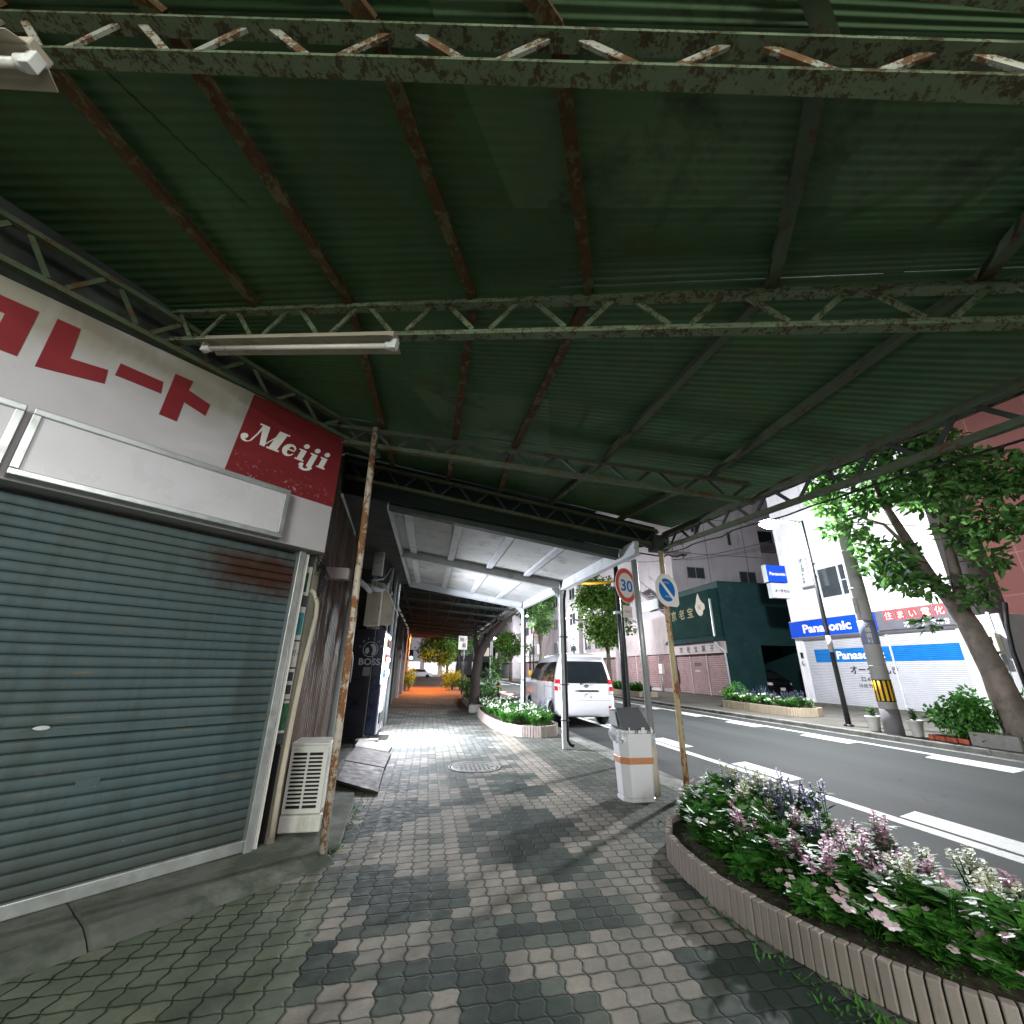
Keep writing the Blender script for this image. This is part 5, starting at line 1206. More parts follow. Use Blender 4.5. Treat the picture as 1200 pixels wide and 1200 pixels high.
house('far_shop_house', 'pale far house with a gabled look behind the round tree', 15.0, 58.5, 74, 8.5, 'pinkwall', 2, 4, ((0, 0), (0, 2)))
house('far_shop_house', 'farthest grey block at the end of the street', 14.0, 75, 96, 15, 'mauvewall', 4, 4, ((1, 1), (0, 3)))
t = thing('hanging_shop_sign', 'red and white hanging shop sign far across the street', 'sign', (13.6, 62, 6)); m = MB(); m.box((14.0, 60.5, 5.3), (15.0, 60.8, 6.1)); m.build('white_panel', 'signwhite', t); m = MB(); m.box((14.1, 60.5, 6.15), (14.9, 60.8, 7.3)); m.build('red_panel', 'bright_red', t); text('酒', .8, (14.12, 60.49, 6.35), X_, Z_, 'signwhite', t, 'lettering'); text('本店', .42, (14.08, 60.49, 5.5), X_, Z_, 'bright_red', t, 'lettering')
# the vista that closes the walk
ev = thing('end_building', 'grey building with lit shop front closing the far end of the walk', 'building', (-2, 84, 0))
m = MB(); m.box((-14, 84, 0), (2.6, 95, 12)); m.build('wall', 'mauvewall', ev)
for k in range(4):
    m = MB(); m.box((-7+k*3.2, 83.9, .4), (-4.6+k*3.2, 83.99, 2.5)); m.build('shop_window', 'shopglow' if k in (1, 2) else 'litwin', ev)
for k in range(5):
    for j in range(2): window(ev, 84, -8+k*3.2, -6.4+k*3.2, 4+j*3, 5.6+j*3, 2, 'greysteel', 'y', 'litwin' if (k+j) % 3 == 0 else 'winglass')
EO = (-1.2, 76, -.12)
fc = thing('far_car', 'small white car crossing at the far end of the walk', 'car', EO)
m = MB(); m.prism([(-2.1, .25), (2.1, .25), (2.1, .75), (1.3, .9), (.8, 1.4), (-1.3, 1.45), (-2.0, .95), (-2.1, .7)], EO, X_, Z_, Y_*1.6); m.build('body', 'vanwhite', fc, bevel=.08)
m = MB(); m.prism([(-1.2, .95), (1.05, .95), (.72, 1.33), (-1.1, 1.36)], Vector(EO)-Y_*.004, X_, Z_, Y_*.003); m.build('side_window', 'glass', fc)
for x in (-1.3, 1.3):
    for y in (.05, 1.5): m = MB(); m.lathe(Vector(EO)+Vector((x, y, .3)), [(.02, -.1), (.3, -.1), (.3, .1), (.02, .1)], 16, 'y'); m.build('wheel', 'rubber', fc)
tv = thing('street_end_block', 'far block with lit windows where the road ends', 'building', (8, 118, 0)); m = MB(); m.box((2.0, 118, -.2), (20, 128, 14)); m.build('wall', 'mauvewall', tv)
for k in range(6):
    for j in range(3): window(tv, 118, 2.8+k*2.8, 4.6+k*2.8, 1+j*3.6, 3.2+j*3.6, 2, 'greysteel', 'y', 'litwin' if (k*2+j) % 3 == 0 else 'winglass')
# left side beyond the vending machine
lw = thing('shop_row', 'dark row of closed shop fronts along the left of the walk', 'building', (-3, 20, 0))
m = MB(); m.box((-7, 10.5, 0), (-1.42, 31, 6.2)); m.build('wall', 'darkwall', lw)
for k in range(5):
    y0 = 10.8+k*4.0; rolled(lw, -1.40, y0, y0+3.5, .05, 2.5, 'darkwall', .1, -.018)
    m = MB(); m.box((-1.42, y0+3.55, 0), (-1.28, y0+3.95, 3.2)); m.build('pier', 'pinkwall' if k > 1 else 'darkwall', lw)
ab = thing('red_awning', 'red brown shop awning hanging over the end of the walk', 'awning', (-.2, 34, 3.5))
m = MB(); m.hexa([(-1.75, 34.0, 3.5), (1.1, 34.0, 3.5), (1.1, 35.4, 3.55), (-1.75, 35.4, 3.55), (-1.75, 34.0, 4.35), (1.1, 34.0, 4.35), (1.1, 35.4, 4.6), (-1.75, 35.4, 4.6)]); m.build('cover', 'redwall', ab)
m = MB(); m.box((-1.95, 33, 0), (-1.75, 37.5, 4.7)); m.build('support_wall', 'pinkwall', ab)
# ------------------------------------------------------------------ planting
def leaf(mb, p, d, n, l, w):
    """a folded leaf: two triangles pairs around a midrib"""
    d = d.normalized(); sd = d.cross(n)
    if sd.length < 1e-3: sd = d.cross(X_)
    sd.normalize(); up = sd.cross(d)
    v = [mb.bm.verts.new(q) for q in (p, p+d*l*.45+sd*w*.5+up*w*.12, p+d*l, p+d*l*.45-sd*w*.5+up*w*.12)]
    mb.face([v[0], v[1], v[2], v[3]])
def rv(rn): 
    while True:
        v = Vector((rn.uniform(-1, 1), rn.uniform(-1, 1), rn.uniform(-1, 1)))
        if .05 < v.length < 1: return v.normalized()
def clump(mb, c, r, n, l, w, rn, sq=(1, 1, .8)):
    for _ in range(n):
        d = rv(rn); k = rn.random()**.45; p = Vector(c)+Vector((d.x*sq[0], d.y*sq[1], d.z*sq[2]))*r*k
        dd = (d*.7+rv(rn)*.8+Z_*-.25); leaf(mb, p, dd, (Z_+rv(rn)*.9), l*rn.uniform(.45, 1.3), w*rn.uniform(.6, 1.25))
def tree(name, label, base, limbs, clumps, lmat, bmat, leaves, l, w, seed, group=None, tr=(.2, .15)):
    rn = random.Random(seed); t = thing(name, label, 'tree', base, group)
    m = MB()
    for pts, rs in limbs: m.tube(pts, rs, 10)
    m.build('trunk', bmat, t)
    m = MB()
    for c, r in clumps: clump(m, c, r, int(leaves*r*r*4), l, w, rn)
    m.build('crown', lmat, t, recalc=False); return t
rn = random.Random(11)
def ell_clumps(c, R3, n, r0, r1, rn, hollow=.35):
    o = []
    for _ in range(n):
        d = rv(rn); k = hollow+(1-hollow)*rn.random()**.6; o.append((Vector(c)+Vector((d.x*R3[0], d.y*R3[1], d.z*R3[2]))*k, rn.uniform(r0, r1)))
    return o
B = Vector((11.45, 7.35, 0))
limbs = [([B, B+Vector((0, .02, .5)), B+Vector((-.02, .10, 1.4)), B+Vector((-.05, .22, 2.3)), B+Vector((-.08, .32, 2.75))], [.29, .235, .21, .19, .175]),
         ([B+Vector((-.05, .26, 2.5)), B+Vector((-.12, .62, 3.5)), B+Vector((-.2, .80, 4.4)), B+Vector((-.2, 1.1, 5.6)), B+Vector((-.1, 1.3, 6.6))], [.15, .12, .10, .07, .03]),
         ([B+Vector((-.05, .26, 2.5)), B+Vector((-.05, .15, 3.4)), B+Vector((.0, .10, 4.5)), B+Vector((.1, -.2, 5.6)), B+Vector((.1, -.5, 6.5))], [.13, .10, .085, .06, .03]),
         ([B+Vector((-.12, .65, 3.5)), B+Vector((-.3, 1.3, 4.3)), B+Vector((-.4, 2.2, 5.4))], [.07, .05, .02]),
         ([B+Vector((0, .12, 3.9)), B+Vector((.2, -.7, 4.4)), B+Vector((.2, -1.6, 4.8))], [.06, .045, .02]),
         ([B+Vector((-.15, .75, 4.0)), B+Vector((-.6, .9, 4.8)), B+Vector((-.9, 1.4, 5.2))], [.05, .04, .02])]
cl = [((10.3, 9.3, 6.0), .40), ((10.2, 8.8, 6.2), .45), ((10.2, 9.0, 5.5), .36), ((10.2, 8.5, 4.8), .34), ((10.3, 9.2, 4.9), .26), ((11.3, 8.7, 7.0), .55), ((11.3, 8.0, 7.1), .55), ((11.0, 8.3, 6.3), .6), ((11.2, 7.6, 6.4), .55), ((11.4, 7.0, 6.3), .55), ((11.2, 6.7, 5.7), .5),
      ((11.0, 8.6, 5.5), .38), ((11.3, 7.9, 5.6), .42), ((11.1, 7.3, 5.2), .5), ((11.2, 6.6, 5.0), .5), ((11.3, 6.0, 5.1), .5), ((11.2, 5.5, 5.0), .45), ((11.2, 5.1, 4.9), .4), ((11.1, 6.3, 4.3), .5), ((11.2, 7.0, 4.3), .45), ((11.0, 5.8, 4.0), .38), ((10.3, 8.4, 4.3), .34), ((10.9, 8.3, 4.0), .46),
      ((10.9, 8.6, 3.6), .36), ((10.8, 8.1, 3.4), .42), ((11.0, 7.8, 3.2), .34), ((11.0, 6.6, 3.6), .36), ((11.0, 6.9, 3.0), .30), ((11.0, 7.1, 2.75), .22), ((10.9, 8.0, 2.4), .2), ((10.4, 8.5, 3.9), .24), ((11.9, 7.8, 5.6), .6), ((12.1, 6.6, 5.6), .6), ((11.9, 8.8, 6.0), .5), ((10.6, 7.5, 5.9), .4), ((11.3, 7.5, 7.6), .5), ((11.0, 8.9, 5.9), .3)]
tree('street_tree', 'big leaning street tree with split grey trunk before the white shop shutter', B, limbs, cl, 'leaf', 'bark', 215, .215, .13, 3)
def simple_tree(label, base, h0, c, R3, n, r0, r1, lmat, bmat, leaves, l, w, seed, tr=.1):
    rn = random.Random(seed); B = Vector(base); C_ = Vector(c); cl = ell_clumps(c, R3, n, r0, r1, rn)
    limbs = [([B, B+Z_*h0*.5, B+Z_*h0], [tr*1.25, tr, tr*.9])]
    for k in range(6):
        e = C_+Vector((math.cos(k*1.1)*R3[0]*.6, math.sin(k*1.1)*R3[1]*.6, R3[2]*rn.uniform(-.1, .7))); limbs.append(([B+Z_*h0*.95, (B+Z_*h0).lerp(e, .5)+Z_*.1, e], [tr*.6, tr*.4, tr*.15]))
    return tree('street_tree', label, base, limbs, cl, lmat, bmat, leaves, l, w, seed)
simple_tree('bushy green street tree just beyond the white van', (11.0, 26.6, 0), 2.5, (10.9, 26.9, 5.2), (1.6, 2.6, 2.2), 40, .6, .9, 'leafpale', 'bark', 110, .22, .14, 5, .13)
simple_tree('slim tall street tree behind the bushy one, lit from a far lamp', (11.0, 44, 0), 3.4, (11.0, 44, 7.6), (1.2, 1.9, 3.2), 24, .55, .8, 'leaf', 'bark', 60, .30, .2, 6, .14)
simple_tree('small round street tree alone far along the other kerb', (10.9, 60, 0), 2.4, (10.9, 60, 4.5), (2.3, 2.3, 1.7), 26, .7, 1.0, 'leafpale', 'bark', 45, .34, .22, 8, .18)
# leaning dark trunk whose crown goes over the dark canopy
B = Vector((1.66, 16.1, 0)); rn = random.Random(21)
limbs = [([B, B+Vector((.03, .04, .4)), B+Vector((.02, .05, 1.1)), B+Vector((.10, 0, 1.75)), B+Vector((.36, -.1, 2.3)), B+Vector((.85, -.2, 2.85)), B+Vector((1.35, -.3, 3.4)), B+Vector((1.8, -.3, 4.4))], [.24, .18, .165, .17, .15, .125, .11, .07]), ([B+Vector((.06, 0, 1.6)), B+Vector((.0, .2, 2.2)), B+Vector((-.05, .3, 2.9))], [.10, .085, .07]), ([B+Vector((.3, -.25, 2.3)), B+Vector((.7, .5, 2.9)), B+Vector((1.1, 1.2, 3.6))], [.06, .045, .03])]
tree('leaning_tree', 'dark leaning tree trunk growing out beside the dark canopy', B, limbs, [((2.25, 16.4, .75), .40), ((2.4, 16.8, 1.2), .38), ((2.2, 16.2, .4), .36), ((2.5, 17.0, 1.6), .3)]+ell_clumps((3.7, 16.6, 4.2), (.7, 1.3, 1.0), 18, .35, .5, rn), 'leaf', 'darkbark', 170, .15, .09, 22)
simple_tree('tree glowing orange under the sodium lamp at the walk end', (1.55, 37, 0), 1.6, (.75, 36.6, 2.75), (1.15, 1.6, 1.15), 22, .55, .75, 'leafpale', 'darkbark', 90, .24, .15, 31, .10)
simple_tree('darker tree standing behind the orange lit one', (2.6, 40, 0), 2.6, (2.2, 40, 4.6), (1.9, 3.5, 2.3), 26, .7, .95, 'leaf', 'darkbark', 60, .26, .16, 33, .12)
def bush(label, base, R3, n, r0, r1, lmat, dens, l, w, seed, name='shrub'):
    rn = random.Random(seed); t = thing(name, label, 'shrub', base); C_ = Vector(base)+Z_*R3[2]*.95
    m = MB()
    for k in range(7): m.tube([Vector(base), Vector(base)+Vector((math.cos(k)*.2*R3[0], math.sin(k)*.2*R3[1], R3[2]*.7)), C_+Vector((math.cos(k)*.6*R3[0], math.sin(k)*.6*R3[1], R3[2]*.3))], [.022, .015, .006], 6)
    m.build('stems', 'bark', t); m = MB()
    for c, r in ell_clumps(C_, R3, n, r0, r1, rn, .2): clump(m, c, r, int(dens*r*r*4), l, w, rn)
    m.build('foliage', lmat, t, recalc=False); return t
bush('bright green shrub at the foot of the big street tree', (11.15, 8.0, .12), (.42, .52, .50), 20, .20, .30, 'leafbush', 420, .11, .07, 41)
bush('dusky shrub behind the tree trunk by the meter pier', (13.0, 8.3, 0), (.4, .4, .55), 12, .2, .3, 'leaf', 300, .12, .06, 42)
bush('orange lit shrub beside the walk under the sodium lamp', (1.75, 31.5, 0), (.65, 1.2, .62), 16, .35, .5, 'leafpale', 160, .14, .08, 43)
bush('reddish low shrub between the orange shrub and the sign', (1.9, 25.0, .2), (.42, .9, .30), 14, .2, .3, 'leaflime', 170, .12, .07, 44)
bush('yellow green shrub in the farther planter near the leaning trunk', (1.95, 20.0, .2), (.42, .9, .36), 16, .2, .3, 'leaflime', 190, .12, .07, 45)
bush('dark green shrub in the farther planter at the leaning trunk', (2.15, 17.2, .2), (.4, .6, .32), 14, .2, .28, 'leafbush', 220, .11, .06, 46)
bush('shrub against the orange lit wall left of the walk end', (-1.1, 30.5, 0), (.35, 1.0, .7), 12, .25, .4, 'leafpale', 160, .13, .08, 47)
# planters
def planter(name, label, outline, h, mat, seed, bw=.052, lab_soil=None, closed=True):
    """ribbed concrete edging: upright blocks set round an outline, soil inside"""
    c = sum((Vector((x, y, 0)) for x, y in outline), Vector())/len(outline)
    t = thing(name, label, 'planter', c); rn = random.Random(seed)
    P = [Vector((x, y, 0)) for x, y in outline]; P.append(P[0]); m = MB()
    # resample by arc length
    Ls = [0]
    for a, b in zip(P, P[1:]): Ls.append(Ls[-1]+(b-a).length)
    n = int(Ls[-1]/bw); R_ = []
    for k in range(n):
        s = Ls[-1]*k/n
        for i in range(len(P)-1):
            if Ls[i] <= s <= Ls[i+1]: R_.append(P[i].lerp(P[i+1], (s-Ls[i])/max(1e-6, Ls[i+1]-Ls[i]))); break
    for k in range(n):
        a, b = R_[k], R_[(k+1) % n]; d = (b-a).normalized(); nn = Vector((d.y, -d.x, 0))
        if (a-c).dot(nn) < 0: nn = -nn
        w = (b-a).length; p, q = a+d*w*.06, b-d*w*.06; th = .045; jit = rn.uniform(-.003, .003); o = nn*(.008+jit)
        m.hexa([p-nn*th, q-nn*th, q+o, p+o, p-nn*th+Z_*(h+jit), q-nn*th+Z_*(h+jit), q+o*.4+Z_*(h+jit), p+o*.4+Z_*(h+jit)])
    m.build('ribbed_edging', mat, t, bevel=.006)
    m = MB(); ins = [p+(c-p).normalized()*.03 for p in R_[::3]]; m.prism([(p.x, p.y) for p in ins], (0, 0, 0), X_, Y_, (0, 0, h-.035)); m.build('edging_core', 'ink', t)
    m = MB(); rings = []
    for s in (1, .8, .55, .3): rings.append([m.bm.verts.new(c+(p-c)*s*.97+Z_*(h-.03+(.05*(1-s))+rn.uniform(-.014, .014))) for p in R_[::2]])
    for A, B_ in zip(rings, rings[1:]):
        for k in range(len(A)): m.face([A[k], A[(k+1) % len(A)], B_[(k+1) % len(A)], B_[k]])
    m.face(rings[-1]); m.build('soil', 'soil', t); return t
near = [(1.86, 3.60), (1.80, 3.28), (1.775, 2.85), (1.83, 2.50), (1.90, 2.25), (2.0, 2.02), (2.15, 1.80), (2.35, 1.60), (2.6, 1.48), (2.85, 1.5), (3.0, 1.62), (3.04, 2.2), (3.04, 3.2), (3.02, 3.95), (2.9, 4.2), (2.65, 4.3), (2.35, 4.18), (2.05, 3.92)]
planter('flower_planter', 'low ribbed concrete planter full of mixed flowers nearest on the right', near, .165, 'planter', 1)
mid = [(1.66, 14.9), (1.55, 13.6), (1.53, 12.2), (1.62, 10.9), (1.74, 10.2), (2.0, 9.72), (2.4, 9.55), (2.75, 9.75), (2.93, 10.2), (2.93, 12.5), (2.93, 14.6), (2.4, 15.0)]
planter('flower_planter', 'ribbed planter of small white flowers beside the parked van', mid, .22, 'planter', 2, .058)
far3 = [(1.55, 15.4), (1.9, 15.15), (2.6, 15.2), (2.93, 15.5), (2.93, 22.5), (2.4, 22.9), (1.75, 22.6), (1.55, 20)]
planter('flower_planter', 'dim ribbed planter with shrubs round the leaning trunk', far3, .22, 'planter', 3, .07)
acr = [(11.75, 13.6), (11.95, 13.3), (12.5, 13.2), (13.0, 13.5), (13.1, 15.5), (12.9, 17.4), (12.3, 17.6), (11.95, 17.3), (11.8, 15.5)]
planter('flower_planter', 'tan ribbed planter before the dark green building across the street', acr, .27, 'planter_far', 4, .07)
acr2 = [(11.6, 24.0), (12.6, 23.8), (12.8, 26), (12.7, 28.5), (11.9, 28.6), (11.6, 26.5)]
planter('flower_planter', 'planter with low green shrubs before the pink building', acr2, .27, 'planter_far', 5, .09)
tb = thing('tree_box', 'small grey concrete box bed beside red bricks at the big tree', 'planter', (11.0, 7.5, 0))
m = MB(); m.box((10.84, 7.05, 0), (10.92, 7.85, .26)); m.box((11.9, 7.05, 0), (11.98, 8.7, .22)); m.box((10.92, 7.0, 0), (11.98, 7.05, .24)); m.build('edge_slab', 'concrete', tb, bevel=.012)
m = MB()
for k in range(7): y = 7.9+k*.11; m.box((10.85+.03*(k % 2), y, 0), (11.0+.03*(k % 2), y+.10, .10+.05*((k*3) % 3)))
m.build('red_brick', 'terracotta', tb, bevel=.015); m = MB(); m.box((10.95, 7.06, 0), (11.88, 8.7, .10)); m.build('soil', 'soil', tb)

# flowering plants: one of each kind, then copies set out by hand-sized steps
def proto(name, label, group, lmat, pmat, build):
    rn = random.Random(name+label); a, b = MB(), MB(); build(a, b, rn)
    o = a.build(name, [lmat], None, recalc=False); tag(o, label, 'flower', group); f = b.build('blossoms', [pmat], o, recalc=False, local=True); return o
def stems(a, rn, n, h, spread, l, w, per):
    tips = []
    for _ in range(n):
        an = rn.uniform(0, 6.283); s = spread*rn.random()**.5; top = Vector((math.cos(an)*s, math.sin(an)*s, h*rn.uniform(.75, 1.05))); mid = top*.5+Vector((0, 0, h*.06)); a.tube([(0+top.x*.15, top.y*.15, 0), mid, top], [.004, .0035, .002], 4, cap=False)
        for k in range(per):
            f = rn.uniform(.08, .85); p = (mid*(f*2) if f < .5 else mid.lerp(top, f*2-1)); an2 = rn.uniform(0, 6.283); d = Vector((math.cos(an2), math.sin(an2), rn.uniform(.0, .7))); leaf(a, p, d, Z_, l*rn.uniform(.7, 1.2)*(1.25-.5*f), w*rn.uniform(.8, 1.2))
        tips.append((mid, top))
    return tips
def spike(n, h, spread, l, w, per, sl, ps, fat):
    def f(a, b, rn):
        for mid, top in stems(a, rn, n, h, spread, l, w, per):
            d = (top-mid).normalized()
            for k in range(fat):
                s = k/fat; p = top-d*sl*(1-s)+d*.02; an = rn.uniform(0, 6.28); o = Vector((math.cos(an), math.sin(an), rn.uniform(-.2, .5))); leaf(b, p, o, Z_+rv(rn)*.5, ps*(1.15-.6*s)*rn.uniform(.8, 1.2), ps*.8)
    return f
def cup(n, h, spread, l, w, per, r, nb):
    def f(a, b, rn):
        tp = stems(a, rn, n, h, spread, l, w, per)
        for mid, top in tp[:nb]:
            nrm = (Vector((top.x, top.y, .0))*3+Vector((-.35, -.45, .75))+rv(rn)*.35).normalized(); u = nrm.cross(X_).normalized(); v = nrm.cross(u)
            for k in range(5):
                an = 2*math.pi*k/5+rn.random()*.3; d = u*math.cos(an)+v*math.sin(an)+nrm*.25; q = u*math.cos(an+1.57)+v*math.sin(an+1.57)
                p = top; vs = [b.bm.verts.new(x) for x in (p, p+d*r*.6+q*r*.48, p+d*r*1.05+q*r*.25-nrm*r*.05, p+d*r*1.05-q*r*.25-nrm*r*.05, p+d*r*.6-q*r*.48)]; b.face(vs)
    return f
NG = 'flowers in the near planter'
K = {
 'purple': proto('salvia_plant', 'purple spiked salvia plant in the middle of the nearest planter', NG, 'leafplant', 'petalpurple', spike(9, .50, .10, .085, .030, 11, .17, .022, 30)),
 'pink': proto('angelonia_plant', 'pink spiked plant at the back of the nearest planter', NG, 'leafplant', 'petalpink', spike(8, .44, .11, .080, .022, 13, .12, .030, 24)),
 'white': proto('snapdragon_plant', 'white spiked plant along the back of the nearest planter', NG, 'leaflime', 'petalcream', spike(7, .47, .10, .075, .022, 13, .10, .028, 18)),
 'petunia': proto('petunia_plant', 'low plant with wide pale pink cup flowers at the front of the nearest planter', NG, 'leafbush', 'petalpale', cup(12, .24, .17, .095, .060, 11, .029, 5)),
 'vinca': proto('vinca_plant', 'leafy plant with a few white flowers along the front of the nearest planter', NG, 'leafplant', 'petalwhite', cup(11, .34, .13, .115, .060, 13, .026, 3)),
 'leafy': proto('leafy_plant', 'leafy green plant with hardly a flower in the nearest planter', NG, 'leafbush', 'petalpale', cup(13, .34, .15, .13, .072, 14, .026, 1)),
 'daisy': proto('daisy_plant', 'small white flowering plant in the planter by the parked van', 'white flowers by the van', 'leafbush', 'petalwhite', cup(18, .30, .20, .10, .035, 11, .021, 9)),
 'lav': proto('lavender_plant', 'pale mauve spiked plant at the back of the planter by the parked van', 'mauve flowers by the van', 'leafplant', 'petalpurple', spike(9, .48, .14, .08, .02, 9, .14, .024, 18)),
 'farw': proto('bedding_plant', 'white flowering plant in the tan planter across the street', 'flowers in the tan planter', 'leafbush', 'petalwhite', cup(18, .34, .24, .11, .05, 10, .028, 9)),
 'farp': proto('mauve_bedding_plant', 'mauve spiked plant in the tan planter across the street', 'mauve flowers in the tan planter', 'leafplant', 'petalpurple', spike(10, .55, .2, .09, .03, 9, .2, .03, 20)),
 'farg': proto('green_bedding_plant', 'low green plant in the planter before the pink building', 'green plants before the pink building', 'leafbush', 'petalwhite', cup(16, .42, .24, .13, .06, 11, .03, 2)),
}
used = set(); rn = random.Random(5)
def put(k, x, y, z, s=1.):
    o = K[k] if k not in used else copy_tree(K[k]); used.add(k)
    hs = lerp_tab([(1.6, .52), (2.4, .58), (3.0, .66), (4.0, .80)], y)*(1.2 if k in ('petunia', 'leafy') else 1.) if y < 4.5 and x < 3.2 else 1.
    o.location = (x, y, z); o.rotation_euler = (rn.uniform(-.16, .16), rn.uniform(-.16, .16), rn.uniform(0, 6.28)); o.scale = (s*(1.15 if hs < 1 else 1), s*(1.15 if hs < 1 else 1), s*hs*rn.uniform(.8, 1.18))
    return o
z = .145
for i in range(16):                                     # back row to front row, far end to near end
    y = 4.05-i*.155
    e = [('white', 'white', 'purple', 'white', 'purple', 'purple', 'purple', 'pink', 'pink', 'pink', 'white', 'white', 'white', 'pink', 'leafy', 'leafy')[i],
         ('vinca', 'white', 'white', 'vinca', 'white', 'purple', 'pink', 'pink', 'purple', 'pink', 'pink', 'white', 'pink', 'petunia', 'petunia', 'petunia')[i],
         ('vinca', 'leafy', 'vinca', 'vinca', 'vinca', 'leafy', 'vinca', 'pink', 'leafy', 'pink', 'pink', 'petunia', 'petunia', 'petunia', 'petunia', 'petunia')[i]]
    xf = lerp_tab([(1.6, 2.62), (1.85, 2.36), (2.05, 2.20), (2.5, 2.02), (3.0, 1.99), (3.5, 2.06), (3.9, 2.26), (4.1, 2.5)], y)
    for k, x in zip(e, (2.90, .5*(2.90+xf)+.08, xf+.16)):
        put(k, x+rn.uniform(-.06, .06), y+rn.uniform(-.05, .05), z, rn.uniform(.82, 1.1))
    put(('leafy', 'vinca', 'leafy', 'leafy', 'leafy', 'vinca', 'leafy', 'leafy', 'leafy', 'petunia', 'leafy', 'petunia', 'petunia', 'petunia', 'petunia', 'petunia')[i], xf+rn.uniform(-.02, .06), y+rn.uniform(-.06, .06), z-.01, rn.uniform(.55, .8))
    put('vinca' if i % 3 else 'leafy', xf+.30+rn.uniform(-.06, .06), y-.08, z, rn.uniform(.75, 1.0)); put(('vinca', 'white', 'leafy', 'pink', 'purple')[(i*2+i//3) % 5], 2.62+rn.uniform(-.08, .08), y+.07, z, rn.uniform(.8, 1.0))
    if i % 2 == 0: put('leafy' if i < 8 else 'vinca', xf+.46+rn.uniform(-.05, .05), y+rn.uniform(-.06, .06), z, rn.uniform(.8, .95))
    if i % 3 == 1: put(('white', 'purple', 'white', 'pink', 'white')[i//3], 2.72+rn.uniform(-.06, .06), y, z, rn.uniform(.85, 1.05))
for i in range(19):
    y = 9.95+i*.26
    for x in (1.86, 2.25, 2.62):
        if i == 0 and x < 2: continue
        put('daisy', x+rn.uniform(-.1, .1)-.05*(i > 5), y+rn.uniform(-.08, .08), .19, rn.uniform(.85, 1.15))
    if i % 2: put('lav', 2.72+rn.uniform(-.08, .08), y, .19, rn.uniform(.8, 1.05))
for i in range(9):
    for x in (12.1, 12.6): put('farw', x+rn.uniform(-.1, .1), 13.6+i*.36, .22, rn.uniform(.85, 1.1))
    put('farp', 12.4+rn.uniform(-.1, .1), 13.7+i*.36, .22, rn.uniform(.8, 1.1))
bush('rounded bright shrub at the far end of the tan planter across the street', (12.4, 17.05, .24), (.42, .40, .34), 14, .18, .26, 'leafbush', 380, .11, .06, 51)
for i in range(9):
    for x in (11.9, 12.3): put('farg', x+rn.uniform(-.1, .1), 24.3+i*.5, .22, rn.uniform(1.0, 1.5))
for i in range(9): put('lav', 2.0+rn.uniform(-.3, .5), 15.6+i*.55, .19, rn.uniform(.8, 1.1))
for lb, x, y in (('white tapered flower pot left of the utility pole', 11.0, 9.98), ('white tapered flower pot right of the utility pole', 11.05, 9.02), ('white square pot in front of the pink building', 11.4, 22.9)):
    t = thing('flower_pot', lb, 'flower pot', (x, y, 0)); m = MB(); m.lathe((x, y, 0), [(.09, 0), (.10, .01), (.145, .31), (.165, .315), (.165, .35), (.14, .35), (.135, .31)], 20); m.build('pot', 'white', t)
    m = MB(); m.lathe((x, y, 0), [(.02, .29), (.137, .305)], 16); m.build('soil', 'soil', t)
    m = MB(); r2 = random.Random(lb)
    for k in range(5): stems(m, r2, 2, .3, .1, .12, .05, 7)
    bmesh.ops.translate(m.bm, vec=(x, y, .30), verts=m.bm.verts); m.build('plant', 'leafplant', t, recalc=False)
m = MB(); r2 = random.Random(77)
for k in range(700):
    a = r2.uniform(0, 6.28); x, y = r2.choice([(1.80+r2.gauss(0, .04)-.02, r2.uniform(1.9, 3.0)), (r2.uniform(2.1, 3.1), 4.36+r2.gauss(0, .04)), (-.60+r2.gauss(0, .05), r2.uniform(4.0, 5.4)), (2.96+r2.gauss(0, .02), r2.uniform(1.4, 9.0)), (1.98+r2.gauss(0, .03)-.1, 1.95+r2.gauss(0, .15))])
    leaf(m, Vector((x, y, .0)), Vector((math.cos(a), math.sin(a), r2.uniform(.2, 1.2))), Z_, r2.uniform(.015, .05), r2.uniform(.008, .016))
for k in range(900):
    y = r2.uniform(1.7, 4.0); x = lerp_tab([(1.6, 2.4), (2.05, 2.03), (2.5, 1.87), (3.0, 1.84), (3.5, 1.90), (4.0, 2.2)], y)+r2.uniform(.02, .35); a = r2.uniform(0, 6.28)
    leaf(m, Vector((x, y, .150)), Vector((math.cos(a), math.sin(a), r2.uniform(-.1, .5))), Z_, r2.uniform(.012, .035), r2.uniform(.006, .014))
tag(m.build('weeds', 'leafplant', recalc=False), 'small weeds in the joints along the planter and kerb', 'weeds', kind='stuff')
E_MAIN, E_FAR, E_FILL_CORNER, E_FILL_CROSS, E_SOD, E_VEND = 6400, 5500, 1800, 2300, 6500, 1600
